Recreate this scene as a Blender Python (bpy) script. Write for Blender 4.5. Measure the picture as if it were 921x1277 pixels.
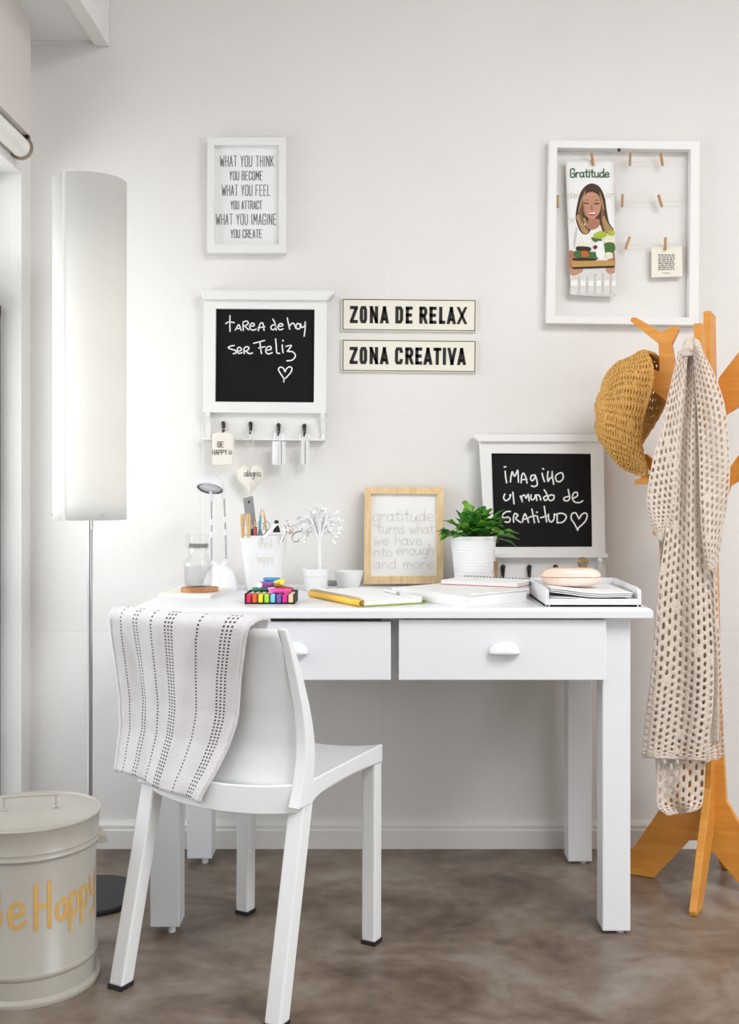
import bpy, math, random
from mathutils import Vector, Matrix
random.seed(7)
S = bpy.context.scene
COL = S.collection
R = math.radians
pi = math.pi
for o in list(bpy.data.objects):
    bpy.data.objects.remove(o)

# ---------------------------------------------------------------- camera, world, lights, exposure
F, CX, CY, CD, CH = 1340.0, 478.0, 612.0, 3.10, 1.027    # focal length in px, principal point, distance to wall, eye height
cam = bpy.data.cameras.new('camera')
cam.sensor_width = 36; cam.sensor_fit = 'AUTO'
cam.lens = F / 1277 * 36
cam.shift_x = -(CX - 460.5) / 1277
cam.shift_y = -(638.5 - CY) / 1277
cam.clip_start = 0.05
co = bpy.data.objects.new('camera', cam); COL.objects.link(co)
co.location = (0, -CD, CH); co.rotation_euler = (pi/2, 0, 0)
S.camera = co
S.view_settings.view_transform = 'Standard'
S.view_settings.look = 'None'
S.view_settings.gamma = 1
S.view_settings.exposure = 0.12
S.view_settings.use_curve_mapping = False

W = bpy.data.worlds.new('world'); S.world = W; W.use_nodes = True
bg = W.node_tree.nodes['Background']
bg.inputs[0].default_value = (0.92, 0.96, 1.0, 1); bg.inputs[1].default_value = 1.6

def area(name, loc, rot, sx, sy, power, color):
    l = bpy.data.lights.new(name, 'AREA'); l.shape = 'RECTANGLE'; l.size = sx; l.size_y = sy
    l.energy = power; l.color = color
    o = bpy.data.objects.new(name, l); COL.objects.link(o)
    o.location = loc; o.rotation_euler = rot
    return o
# daylight entering by the window in the left wall (just outside the panes)
area('window_daylight', (-1.34, -.86, 1.37), (0, R(-90), 0), 1.10, 1.45, 18, (0.95, 0.98, 1.0))
# added fill light, set at unseen glazed doors made up for the right wall
area('added_side_fill', (3.12, -3.6, 1.05), (0, R(90), 0), 1.95, 2.3, 76, (0.84, 0.925, 1.0))
# added fill from above; the roof window round it is unseen and made up
area('added_top_fill', (1.62, -2.88, 2.99), (0, 0, 0), 1.7, 1.7, 95, (0.985, 0.99, 1.0))

# ---------------------------------------------------------------- helpers
def X(px, D): return (px - CX) * D / F
def Z(py, D): return CH + (CY - py) * D / F
def P(px, py, D): return Vector((X(px, D), D - CD, Z(py, D)))
def Dz(py, z): return (CH - z) * F / (py - CY)           # distance of a point at height z seen in row py
def lin(c):
    c = c / 255.0
    return c / 12.92 if c <= .04045 else ((c + .055) / 1.055) ** 2.4
def rgb(r, g, b): return (lin(r), lin(g), lin(b), 1)

def mat(name, col, rough=.5, metal=0, bump=0, bscale=60, vary=0, vscale=6, col2=None, spec=.5, trans=0, stretch=None, sheen=0, sub=0):
    m = bpy.data.materials.new(name); m.use_nodes = True
    nt = m.node_tree; b = nt.nodes['Principled BSDF']
    b.inputs['Base Color'].default_value = col
    b.inputs['Roughness'].default_value = rough
    b.inputs['Metallic'].default_value = metal
    b.inputs['Specular IOR Level'].default_value = spec
    if sheen: b.inputs['Sheen Weight'].default_value = sheen
    tc = nt.nodes.new('ShaderNodeTexCoord')
    src = tc.outputs['Object']
    if stretch:
        mp = nt.nodes.new('ShaderNodeMapping'); mp.inputs['Scale'].default_value = stretch
        nt.links.new(src, mp.inputs[0]); src = mp.outputs[0]
    if vary or col2:
        n = nt.nodes.new('ShaderNodeTexNoise'); n.inputs['Scale'].default_value = vscale; n.inputs['Detail'].default_value = 6
        nt.links.new(src, n.inputs['Vector'])
        r = nt.nodes.new('ShaderNodeValToRGB')
        r.color_ramp.elements[0].position = .35; r.color_ramp.elements[1].position = .68
        c2 = col2 or tuple(max(0, v * (1 - vary)) for v in col[:3]) + (1,)
        r.color_ramp.elements[0].color = c2; r.color_ramp.elements[1].color = col
        nt.links.new(n.outputs['Fac'], r.inputs['Fac']); nt.links.new(r.outputs['Color'], b.inputs['Base Color'])
    if bump:
        n = nt.nodes.new('ShaderNodeTexNoise'); n.inputs['Scale'].default_value = bscale; n.inputs['Detail'].default_value = 5
        nt.links.new(src, n.inputs['Vector'])
        bp = nt.nodes.new('ShaderNodeBump'); bp.inputs['Strength'].default_value = bump; bp.inputs['Distance'].default_value = .004
        nt.links.new(n.outputs['Fac'], bp.inputs['Height']); nt.links.new(bp.outputs['Normal'], b.inputs['Normal'])
    if trans:
        t = nt.nodes.new('ShaderNodeBsdfTranslucent'); t.inputs[0].default_value = col
        mx = nt.nodes.new('ShaderNodeMixShader'); mx.inputs[0].default_value = trans
        nt.links.new(b.outputs[0], mx.inputs[1]); nt.links.new(t.outputs[0], mx.inputs[2])
        nt.links.new(mx.outputs[0], nt.nodes['Material Output'].inputs[0])
    return m

def glass_mat(name, tint=(1, 1, 1, 1), refl=.12):
    m = bpy.data.materials.new(name); m.use_nodes = True
    nt = m.node_tree; nt.nodes.remove(nt.nodes['Principled BSDF'])
    t = nt.nodes.new('ShaderNodeBsdfTransparent'); t.inputs[0].default_value = tint
    g = nt.nodes.new('ShaderNodeBsdfGlossy'); g.inputs['Roughness'].default_value = .03
    lw = nt.nodes.new('ShaderNodeLayerWeight'); lw.inputs['Blend'].default_value = .35
    mu = nt.nodes.new('ShaderNodeMath'); mu.operation = 'MULTIPLY'; mu.inputs[1].default_value = refl * 4
    nt.links.new(lw.outputs['Fresnel'], mu.inputs[0])
    mx = nt.nodes.new('ShaderNodeMixShader')
    nt.links.new(mu.outputs[0], mx.inputs[0]); nt.links.new(t.outputs[0], mx.inputs[1]); nt.links.new(g.outputs[0], mx.inputs[2])
    nt.links.new(mx.outputs[0], nt.nodes['Material Output'].inputs[0])
    return m

class MB:
    def __init__(s): s.v = []; s.f = []; s.m = []; s.uv = {}; s.mi = 0
    def add(s, vs, fs):
        b = len(s.v); s.v += [Vector(v) for v in vs]
        for f in fs: s.f.append([b + i for i in f]); s.m.append(s.mi)
        return b
    def box(s, x0, x1, y0, y1, z0, z1, M=None):
        vs = [Vector((x, y, z)) for z in (z0, z1) for y in (y0, y1) for x in (x0, x1)]
        if M: vs = [M @ v for v in vs]
        s.add(vs, [(0,2,3,1),(4,5,7,6),(0,1,5,4),(2,6,7,3),(0,4,6,2),(1,3,7,5)]); return s
    def hexa(s, bot, top):
        n = len(bot)
        s.add(list(bot) + list(top), [tuple(range(n))[::-1], tuple(range(n, 2*n))] + [(i, (i+1) % n, n+(i+1) % n, n+i) for i in range(n)]); return s
    def prism(s, poly, f0, f1):
        return s.hexa([f0(*p) for p in poly], [f1(*p) for p in poly])
    def tube(s, pts, r, n=8, cap=True, closed=False):
        pts = [Vector(p) for p in pts]; k = len(pts)
        rr = r if isinstance(r, (list, tuple)) else [r] * k
        rings = []; up = None
        for i, p in enumerate(pts):
            if closed: t = pts[(i+1) % k] - pts[i-1]
            else: t = pts[min(i+1, k-1)] - pts[max(i-1, 0)]
            t.normalize()
            if up is None:
                up = Vector((0, 0, 1)) if abs(t.z) < .9 else Vector((1, 0, 0))
            a = t.cross(up)
            if a.length < 1e-6: a = t.orthogonal()
            a.normalize(); b = a.cross(t).normalized(); up = b
            rings.append([p + (a * math.cos(2*pi*j/n) + b * math.sin(2*pi*j/n)) * rr[i] for j in range(n)])
        fs = []
        for i in range(k if closed else k-1):
            q = (i+1) % k
            for j in range(n): fs.append((i*n+j, i*n+(j+1) % n, q*n+(j+1) % n, q*n+j))
        if cap and not closed: fs += [tuple(range(n))[::-1], tuple((k-1)*n+j for j in range(n))]
        s.add([v for g in rings for v in g], fs); return s
    def lathe(s, prof, n=32, M=None, a0=0, a1=2*pi, wob=None):
        full = abs(a1 - a0 - 2*pi) < 1e-6
        m = n if full else n + 1
        vs = []; fs = []
        for (r, z) in prof:
            for j in range(m):
                t = a0 + (a1-a0) * j / n
                rr = r * (wob(t, z) if wob else 1)
                v = Vector((rr * math.cos(t), rr * math.sin(t), z)); vs.append(M @ v if M else v)
        for i in range(len(prof) - 1):
            for j in range(n):
                q = (j+1) % m
                fs.append((i*m+j, i*m+q, (i+1)*m+q, (i+1)*m+j))
        s.add(vs, fs); return s
    def grid(s, fn, nu, nv, closed_u=False, uvfn=None):
        m = nu if closed_u else nu + 1
        b = len(s.v)
        vs = [fn(i/nu, j/nv) for j in range(nv+1) for i in range(m)]
        fs = [(j*m+i, j*m+(i+1) % m, (j+1)*m+(i+1) % m, (j+1)*m+i) for j in range(nv) for i in range(nu)]
        s.add(vs, fs)
        if uvfn:
            for j in range(nv+1):
                for i in range(m): s.uv[b + j*m+i] = uvfn(i/nu, j/nv)
        return s
    def ball(s, c, r, n=12, k=8, sc=(1, 1, 1), M=None):
        c = Vector(c)
        prof = [(max(1e-4, r*math.sin(pi*i/k)), -r*math.cos(pi*i/k)) for i in range(k+1)]
        T = Matrix.Translation(c) @ (M or Matrix()) @ Matrix.Diagonal((sc[0], sc[1], sc[2], 1))
        return s.lathe(prof, n, T)
    def ribbon(s, strokes, w, fn, smooth=True, cap=True, clamp=None):
        """strokes: 2-D polylines; fn(u, v) -> 3-D point"""
        for st in strokes:
            pts = [Vector((p[0], p[1])) for p in st]
            closed = len(pts) > 3 and (pts[0] - pts[-1]).length < 1e-6
            if smooth and len(pts) > 2: pts = catmull(pts, 5, closed)
            elif closed: pts = pts[:-1]
            k = len(pts); L = []; Rr = []
            for i, p in enumerate(pts):
                if closed: a, b = pts[i-1], pts[(i+1) % k]
                else: a, b = pts[max(i-1, 0)], pts[min(i+1, k-1)]
                d1 = (p - a); d2 = (b - p)
                if d1.length < 1e-9: d1 = d2
                if d2.length < 1e-9: d2 = d1
                d1 = d1.normalized(); d2 = d2.normalized()
                n1 = Vector((-d1.y, d1.x)); n2 = Vector((-d2.y, d2.x))
                nn = n1 + n2
                if nn.length < 1e-3: nn = n1
                nn.normalize(); c = max(.42, nn.dot(n1))
                o = nn * (w / 2 / c)
                L.append(p + o); Rr.append(p - o)
            if clamp:
                for q in L + Rr: q.y = min(clamp[1], max(clamp[0], q.y))
            vs = [fn(q.x, q.y) for q in L] + [fn(q.x, q.y) for q in Rr]
            fs = [(i, k+i, k+(i+1) % k, (i+1) % k) for i in range(k if closed else k-1)]
            s.add(vs, fs)
            if cap and not closed:
                for e, q in ((pts[0], pts[min(1, k-1)]), (pts[-1], pts[max(k-2, 0)])):
                    d = (e - q)
                    if d.length < 1e-9: d = Vector((1, 0))
                    a0 = math.atan2(d.y, d.x)
                    ring = [e + Vector((math.cos(a0 + R(t)), math.sin(a0 + R(t)))) * w/2 for t in range(-90, 91, 30)]
                    s.add([fn(q.x, q.y) for q in ring], [tuple(range(len(ring)))])
        return s
    def build(s, name, m, parent=None, smooth=None, bevel=0, seg=2, solid=0, sub=0, world=False, loc=None, offset=-1):
        me = bpy.data.meshes.new(name)
        o0 = Vector((0, 0, 0))
        if world:
            r = parent
            if r is None: o0 = Vector(loc or (0, 0, 0))
            else:
                while r.parent: r = r.parent
                o0 = Vector(r.location)
        me.from_pydata([tuple(v - o0) for v in s.v], [], s.f)
        ms = m if isinstance(m, (list, tuple)) else [m]
        for q in ms: me.materials.append(q)
        if len(ms) > 1: me.polygons.foreach_set('material_index', s.m)
        if s.uv:
            ul = me.uv_layers.new(name='map')
            for lp in me.loops:
                if lp.vertex_index in s.uv: ul.data[lp.index].uv = s.uv[lp.vertex_index]
        me.update()
        import bmesh
        bm = bmesh.new(); bm.from_mesh(me); bmesh.ops.remove_doubles(bm, verts=bm.verts, dist=1e-6)
        bmesh.ops.recalc_face_normals(bm, faces=bm.faces); bm.to_mesh(me); bm.free()
        if smooth is not None:
            me.shade_smooth()
            if smooth < 180: me.set_sharp_from_angle(angle=R(smooth))
        o = bpy.data.objects.new(name, me); COL.objects.link(o)
        if parent: o.parent = parent
        elif loc is not None: o.location = loc
        if solid:
            q = o.modifiers.new('thickness', 'SOLIDIFY'); q.thickness = solid; q.offset = offset
        if sub:
            q = o.modifiers.new('smooth', 'SUBSURF'); q.levels = sub; q.render_levels = sub
        if bevel:
            q = o.modifiers.new('bevel', 'BEVEL'); q.width = bevel; q.segments = seg; q.limit_method = 'ANGLE'; q.angle_limit = R(40)
            q.harden_normals = False
        return o

def catmull(pts, n=5, closed=False):
    if closed: pts = pts[:-1]
    k = len(pts); out = []
    rng = range(k if closed else k-1)
    for i in rng:
        if closed: p0, p1, p2, p3 = pts[i-1], pts[i], pts[(i+1) % k], pts[(i+2) % k]
        else: p0, p1, p2, p3 = pts[max(i-1, 0)], pts[i], pts[i+1], pts[min(i+2, k-1)]
        for j in range(n):
            t = j / n
            out.append(.5 * ((2*p1) + (p2-p0)*t + (2*p0-5*p1+4*p2-p3)*t*t + (3*p1-p0-3*p2+p3)*t*t*t))
    if not closed: out.append(pts[-1].copy())
    return out
def smooth3(pts, n=5): return catmull([Vector(p) for p in pts], n)
def lerp_poly(pl, t):
    """point at parameter t of a polyline, by knots"""
    t = max(0, min(1, t)) * (len(pl) - 1); i = min(int(t), len(pl) - 2); f = t - i
    return tuple(a + (b - a) * f for a, b in zip(pl[i], pl[i+1]))

def thing(name, label, cat, loc=(0, 0, 0), rz=0, group=None, tilt=0):
    o = bpy.data.objects.new(name, None); COL.objects.link(o)
    o.empty_display_size = .05
    o.location = loc; o.rotation_euler = (tilt, 0, rz)
    return tag(o, label, cat, group)
def tag(o, label, cat, group=None, kind=None):
    o['label'] = label; o['category'] = cat
    if group: o['group'] = group
    if kind: o['kind'] = kind
    return o
def struct(o, label=None, cat=None):
    o['kind'] = 'structure'
    if label: o['label'] = label
    if cat: o['category'] = cat
    return o
def copy_tree(o, parent=None):
    c = o.copy(); COL.objects.link(c)
    if parent: c.parent = parent
    for ch in list(o.children): copy_tree(ch, c)
    return c

# ---------------------------------------------------------------- letters: hand-drawn strokes (baseline 0, cap height 1)
BOWL = [(.45,.5),(.27,.58),(.07,.42),(.05,.16),(.2,0),(.37,.08),(.45,.3)]
G = {
'a': (.56, [BOWL, [(.45,.56),(.45,.15),(.54,0)]]),
'c': (.48, [[(.45,.48),(.25,.57),(.05,.3),(.2,0),(.45,.08)]]),
'd': (.56, [BOWL, [(.46,1),(.45,.3),(.46,.1),(.54,0)]]),
'e': (.52, [[(.05,.27),(.44,.33),(.4,.52),(.22,.57),(.05,.35),(.1,.08),(.28,0),(.5,.12)]]),
'g': (.52, [BOWL, [(.45,.56),(.46,.1),(.44,-.25),(.28,-.4),(.06,-.3)]]),
'h': (.5, [[(.06,1),(.05,0)], [(.05,.25),(.22,.55),(.4,.48),(.44,0)]]),
'i': (.16, [[(.08,.55),(.08,0)], [(.08,.77),(.09,.8)]]),
'k': (.46, [[(.06,1),(.05,0)], [(.4,.55),(.07,.25)], [(.15,.3),(.42,0)]]),
'l': (.2, [[(.07,1),(.06,.3),(.07,.06),(.16,0)]]),
'm': (.7, [[(.05,.55),(.05,0)], [(.05,.3),(.2,.56),(.32,.45),(.33,0)], [(.33,.3),(.48,.56),(.6,.45),(.63,0)]]),
'n': (.5, [[(.05,.55),(.05,0)], [(.05,.28),(.22,.56),(.4,.48),(.44,0)]]),
'o': (.5, [[(.25,.57),(.06,.42),(.07,.12),(.25,0),(.43,.14),(.43,.42),(.25,.57)]]),
'p': (.5, [[(.07,.55),(.05,-.4)], [(.06,.42),(.26,.57),(.45,.38),(.37,.07),(.18,0),(.06,.1)]]),
'r': (.42, [[(.05,.55),(.05,0)], [(.05,.28),(.2,.54),(.38,.52)]]),
's': (.44, [[(.4,.48),(.2,.57),(.08,.42),(.22,.3),(.38,.18),(.28,0),(.05,.06)]]),
't': (.42, [[(.2,.9),(.19,.3),(.22,.06),(.38,.04)], [(.02,.6),(.4,.62)]]),
'u': (.56, [[(.05,.55),(.06,.15),(.2,0),(.36,.08),(.44,.3)], [(.45,.55),(.44,.12),(.53,0)]]),
'v': (.46, [[(.03,.55),(.13,.28),(.22,0),(.32,.28),(.42,.57)]]),
'w': (.64, [[(.03,.55),(.08,.2),(.16,0),(.26,.2),(.31,.42),(.36,.2),(.45,0),(.54,.2),(.6,.57)]]),
'y': (.5, [[(.05,.55),(.08,.22),(.22,.1),(.4,.25)], [(.45,.56),(.42,0),(.3,-.36),(.06,-.34)]]),
'z': (.5, [[(.03,.5),(.24,.58),(.4,.55),(.28,.34),(.2,.26),(.42,.14),(.38,-.22),(.18,-.33),(.02,-.26)]]),
}
CAP = {   # straight-stroke capitals in a unit box
'A': [[(0,0),(.5,1),(1,0)], [(.2,.32),(.8,.32)]],
'B': [[(0,0),(0,1)], [(0,1),(.7,1),(.9,.85),(.9,.65),(.7,.53),(0,.53)], [(.7,.53),(1,.38),(1,.15),(.75,0),(0,0)]],
'C': [[(1,.72),(1,.86),(.82,1),(.18,1),(0,.86),(0,.14),(.18,0),(.82,0),(1,.14),(1,.28)]],
'D': [[(0,0),(0,1),(.72,1),(1,.84),(1,.16),(.72,0),(0,0)]],
'E': [[(1,1),(0,1),(0,0),(1,0)], [(0,.52),(.85,.52)]],
'F': [[(1,1),(0,1),(0,0)], [(0,.52),(.85,.52)]],
'G': [[(1,.75),(.85,1),(.2,1),(0,.8),(0,.2),(.2,0),(.85,0),(1,.2),(1,.45),(.5,.45)]],
'H': [[(0,0),(0,1)], [(1,0),(1,1)], [(0,.5),(1,.5)]],
'I': [[(.5,0),(.5,1)]],
'K': [[(0,0),(0,1)], [(1,1),(0,.42)], [(.3,.58),(1,0)]],
'L': [[(0,1),(0,0),(1,0)]],
'M': [[(0,0),(.08,1),(.5,.35),(.92,1),(1,0)]],
'N': [[(0,0),(0,1),(1,0),(1,1)]],
'O': [[(.2,1),(0,.84),(0,.16),(.2,0),(.8,0),(1,.16),(1,.84),(.8,1),(.2,1)]],
'P': [[(0,0),(0,1)], [(0,1),(.75,1),(1,.84),(1,.62),(.75,.46),(0,.46)]],
'R': [[(0,0),(0,1)], [(0,1),(.75,1),(1,.86),(1,.64),(.75,.5),(0,.5)], [(.55,.5),(1,0)]],
'T': [[(0,1),(1,1)], [(.5,1),(.5,0)]],
'U': [[(0,1),(0,.16),(.2,0),(.8,0),(1,.16),(1,1)]],
'V': [[(0,1),(.5,0),(1,1)]],
'W': [[(0,1),(.22,0),(.5,.72),(.78,0),(1,1)]],
'X': [[(0,1),(1,0)], [(0,0),(1,1)]],
'Y': [[(0,1),(.5,.48),(1,1)], [(.5,.48),(.5,0)]],
'Z': [[(0,1),(1,1),(0,0),(1,0)]],
}
for k, st in CAP.items():
    w = {'I': .1, 'M': .62, 'W': .66}.get(k, .46)
    G[k] = (w + .14, [[(.05 + x * w, y) for x, y in q] for q in st])
BOLD = {'N': [[(0,0),(0,1)], [(1,0),(1,1)], [(.02,1),(.98,0)]], 'Z': [[(0,1),(1,1)], [(0,0),(1,0)], [(1,.97),(0,.03)]],
        'A': [[(.02,0),(.47,1)], [(.53,1),(.98,0)], [(.2,.2),(.8,.2)]], 'V': [[(.02,1),(.47,0)], [(.53,0),(.98,1)]],
        'E': [[(0,0),(0,1)], [(0,1),(1,1)], [(0,.5),(.85,.5)], [(0,0),(1,0)]], 'L': [[(0,1),(0,0)], [(0,0),(1,0)]]}
def layout(text, gap=.06, space=.4):
    x = 0; out = []
    for ch in text:
        if ch == ' ': x += space; continue
        w, st = G[ch]
        out.append((ch, [[(x + px, py) for px, py in q] for q in st])); x += w + gap
    return out, x - gap
def write(mb, text, x0, x1, base, h, w, fn, gap=.06, space=.4, soft=True):
    """text fitted between x0 and x1, cap height h, stroke width w (units of fn's plane)"""
    out, tot = layout(text, gap, space); k = (x1 - x0) / tot
    for ch, st in out:
        q = [[(x0 + px * k, base + py * h) for px, py in s_] for s_ in st]
        if ch.isupper(): q = [list(e) for s_ in q for e in zip(s_, s_[1:])]
        mb.ribbon(q, w, fn, smooth=soft and ch.islower())
def wall_fn(D): return lambda px, py: P(px, -py, D)      # plane parallel to the wall, in photo rows (v = -row)

# ---------------------------------------------------------------- materials
M = {}
def plaster(name, col):
    m = mat(name, col, .75, bump=.35, bscale=18, vary=.05, vscale=1.3, spec=.25)
    nt = m.node_tree; b = nt.nodes['Principled BSDF']
    # fine grain over the slow trowel waves, with faint joints of the brick courses behind the paint
    tc = nt.nodes.new('ShaderNodeTexCoord')
    mp = nt.nodes.new('ShaderNodeMapping'); mp.inputs['Rotation'].default_value = (R(90), 0, 0)
    br = nt.nodes.new('ShaderNodeTexBrick'); br.inputs['Scale'].default_value = 1.0
    br.inputs['Brick Width'].default_value = 1.05; br.inputs['Row Height'].default_value = .62; br.inputs['Mortar Size'].default_value = .004
    br.inputs['Mortar Smooth'].default_value = .6
    nt.links.new(tc.outputs['Object'], mp.inputs[0]); nt.links.new(mp.outputs[0], br.inputs['Vector'])
    n = nt.nodes.new('ShaderNodeTexNoise'); n.inputs['Scale'].default_value = 130; n.inputs['Detail'].default_value = 4
    nt.links.new(tc.outputs['Object'], n.inputs['Vector'])
    b1 = [x for x in nt.nodes if x.bl_idname == 'ShaderNodeBump'][0]
    b2 = nt.nodes.new('ShaderNodeBump'); b2.inputs['Strength'].default_value = .22; b2.inputs['Distance'].default_value = .003
    nt.links.new(n.outputs['Fac'], b2.inputs['Height']); nt.links.new(b1.outputs['Normal'], b2.inputs['Normal'])
    b3 = nt.nodes.new('ShaderNodeBump'); b3.inputs['Strength'].default_value = .25; b3.inputs['Distance'].default_value = .003; b3.invert = True
    nt.links.new(br.outputs['Fac'], b3.inputs['Height']); nt.links.new(b2.outputs['Normal'], b3.inputs['Normal'])
    nt.links.new(b3.outputs['Normal'], b.inputs['Normal'])
    return m
M['wall'] = plaster('white_painted_plaster', (.82, .80, .772, 1))
M['lintel'] = mat('beige_painted_lintel', (.66, .615, .58, 1), .7, bump=.15, bscale=25, spec=.2)
M['ceil'] = mat('white_ceiling_paint', (.78, .77, .76, 1), .7, bump=.15, bscale=20, spec=.2)
M['beam'] = mat('painted_beam', (.80, .785, .76, 1), .55, bump=.1, bscale=30, stretch=(8, 1, 8))
M['base'] = mat('baseboard_paint', (.78, .76, .72, 1), .45, bump=.08, bscale=25)
M['desk'] = mat('white_desk_lacquer', (.80, .81, .83, 1), .32, bump=.03, bscale=40)
M['desk_in'] = mat('grey_white_carcass', (.62, .63, .63, 1), .5)
M['chair'] = mat('white_chair_plastic', (.76, .765, .76, 1), .38, bump=.04, bscale=200)
M['foot'] = mat('black_rubber', rgb(30, 30, 32), .6)
M['black'] = mat('blackboard', rgb(20, 18, 19), .6, vary=.25, vscale=9, spec=.18)
M['chalk'] = mat('white_chalk', (.86, .86, .84, 1), .9)
M['frame'] = mat('white_frame_wood', (.83, .82, .80, 1), .42, bump=.06, bscale=50, stretch=(1, 4, 1))
M['paper'] = mat('white_paper', (.86, .86, .85, 1), .75, bump=.02, bscale=120, spec=.2)
M['cream'] = mat('cream_card', rgb(238, 233, 220), .7, spec=.2)
M['creamsign'] = mat('cream_sign_board', rgb(236, 231, 218), .5, spec=.3)
M['ink'] = mat('black_print', rgb(22, 20, 19), .6)
M['greyink'] = mat('grey_print', rgb(92, 90, 88), .7)
M['taupe'] = mat('taupe_print', rgb(225, 221, 213), .7)
M['goldink'] = mat('pale_gold_print', rgb(205, 196, 178), .6)
M['border'] = mat('olive_border_print', rgb(72, 70, 58), .6)
M['gold'] = mat('gold_lettering', rgb(205, 162, 92), .45, vary=.12, vscale=60)
M['greentext'] = mat('green_lettering', rgb(38, 96, 40), .6)
M['chrome'] = mat('chrome', (.72, .73, .75, 1), .12, metal=1)
M['pole'] = mat('satin_steel', (.42, .42, .43, 1), .3, metal=1)
M['iron'] = mat('dark_bronze_metal', (.06, .052, .045, 1), .35, metal=.85)
M['brass'] = mat('aged_brass', (.46, .36, .2, 1), .32, metal=1)
M['lampbase'] = mat('charcoal_enamel', rgb(42, 43, 48), .55, bump=.05, bscale=80)
M['shade'] = mat('white_paper_shade', (.88, .87, .845, 1), .7, trans=.55, bump=.05, bscale=30)
M['enamel'] = mat('cream_enamel', (.395, .365, .315, 1), .28, bump=.02, bscale=15)
M['ply'] = mat('honey_plywood', rgb(224, 156, 68), .42, col2=rgb(212, 140, 56), vscale=9, stretch=(1, 1, 9), bump=.03, bscale=60)
M['pine'] = mat('pale_pine', rgb(233, 206, 160), .5, col2=rgb(216, 184, 134), vscale=14, stretch=(6, 6, 1.2))
M['peg'] = mat('clothespin_wood', rgb(196, 150, 92), .6, vary=.2, vscale=90)
M['pegpale'] = mat('pale_clothespin_wood', rgb(232, 196, 142), .6, vary=.15, vscale=90)
M['coaster'] = mat('coaster_wood', rgb(206, 150, 98), .5, col2=rgb(168, 104, 62), vscale=20, stretch=(1, 6, 6))
M['leaf'] = mat('glossy_green_leaf', rgb(82, 158, 46), .3, col2=rgb(34, 104, 34), vscale=26, trans=.25)
M['leaflight'] = mat('young_green_leaf', rgb(150, 200, 66), .35, col2=rgb(92, 164, 50), vscale=30, trans=.25)
M['soil'] = mat('dark_soil', rgb(52, 38, 28), .95, bump=.8, bscale=90)
M['pot'] = mat('white_glazed_pot', (.85, .85, .85, 1), .3)
M['ceramic'] = mat('white_ceramic', (.86, .86, .855, 1), .25)
M['plastic'] = mat('white_lamp_plastic', (.84, .84, .86, 1), .3)
M['lens'] = mat('frosted_lens', (.72, .73, .76, 1), .2)
M['glass'] = glass_mat('clear_glass')
M['crystal'] = glass_mat('thin_clear_glass', (1, 1, 1, 1), .03)
M['steel'] = mat('brushed_steel', (.5, .5, .52, 1), .38, metal=.9, bump=.05, bscale=120, stretch=(1, 1, 12))
M['case'] = mat('pearl_pink_case', rgb(243, 230, 219), .22, col2=rgb(228, 194, 172), vscale=9)
M['string'] = mat('thin_cord', rgb(225, 220, 210), .8)
M['linen'] = mat('cream_linen', rgb(236, 231, 219), .9, bump=.3, bscale=300, spec=.1)
M['yellow'] = mat('yellow_card', rgb(246, 196, 62), .5)
M['green'] = mat('olive_green_cover', rgb(140, 158, 62), .5)
M['red'] = mat('red_cover', rgb(196, 84, 84), .5)
M['pages'] = mat('page_block', (.84, .84, .82, 1), .8, vary=.12, vscale=40, stretch=(1, 1, 60), spec=.1)
M['blind'] = mat('blind_fabric', (.80, .78, .74, 1), .85, bump=.06, bscale=200)
M['bracket'] = mat('taupe_bracket', rgb(150, 138, 122), .5)
M['alu'] = mat('grey_window_frame', rgb(150, 152, 156), .45)
M['dark_wall'] = mat('low_bounce_wall', rgb(150, 142, 134), .6, col2=rgb(118, 110, 102), vscale=5, stretch=(8, 8, 1))  # unseen front wall, toned darker to cut its light bounce
M['outdoor'] = mat('pale_render', (.7, .7, .68, 1), .8)

def concrete():
    m = bpy.data.materials.new('polished_concrete'); m.use_nodes = True
    nt = m.node_tree; b = nt.nodes['Principled BSDF']; b.inputs['Roughness'].default_value = .34
    b.inputs['Specular IOR Level'].default_value = .5
    tc = nt.nodes.new('ShaderNodeTexCoord')
    mp = nt.nodes.new('ShaderNodeMapping'); mp.inputs['Scale'].default_value = (.85, 1.15, 1); mp.inputs['Rotation'].default_value = (0, 0, R(20))
    nt.links.new(tc.outputs['Object'], mp.inputs[0])
    n1 = nt.nodes.new('ShaderNodeTexNoise'); n1.inputs['Scale'].default_value = 3.2; n1.inputs['Detail'].default_value = 7; n1.inputs['Roughness'].default_value = .6
    n1.inputs['Distortion'].default_value = .9
    n2 = nt.nodes.new('ShaderNodeTexNoise'); n2.inputs['Scale'].default_value = 22; n2.inputs['Detail'].default_value = 6
    nt.links.new(mp.outputs[0], n1.inputs['Vector']); nt.links.new(tc.outputs['Object'], n2.inputs['Vector'])
    mx = nt.nodes.new('ShaderNodeMix'); mx.data_type = 'FLOAT'; mx.inputs[0].default_value = .22
    nt.links.new(n1.outputs['Fac'], mx.inputs[2]); nt.links.new(n2.outputs['Fac'], mx.inputs[3])
    r = nt.nodes.new('ShaderNodeValToRGB')
    e = r.color_ramp.elements
    e[0].position = .37; e[0].color = rgb(82, 66, 52); e[1].position = .63; e[1].color = rgb(142, 131, 120)
    q = e.new(.5); q.color = rgb(118, 102, 88)
    nt.links.new(mx.outputs[0], r.inputs['Fac']); nt.links.new(r.outputs['Color'], b.inputs['Base Color'])
    bp = nt.nodes.new('ShaderNodeBump'); bp.inputs['Strength'].default_value = .12; bp.inputs['Distance'].default_value = .004
    nt.links.new(n2.outputs['Fac'], bp.inputs['Height']); nt.links.new(bp.outputs['Normal'], b.inputs['Normal'])
    return m
M['floor'] = concrete()

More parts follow.
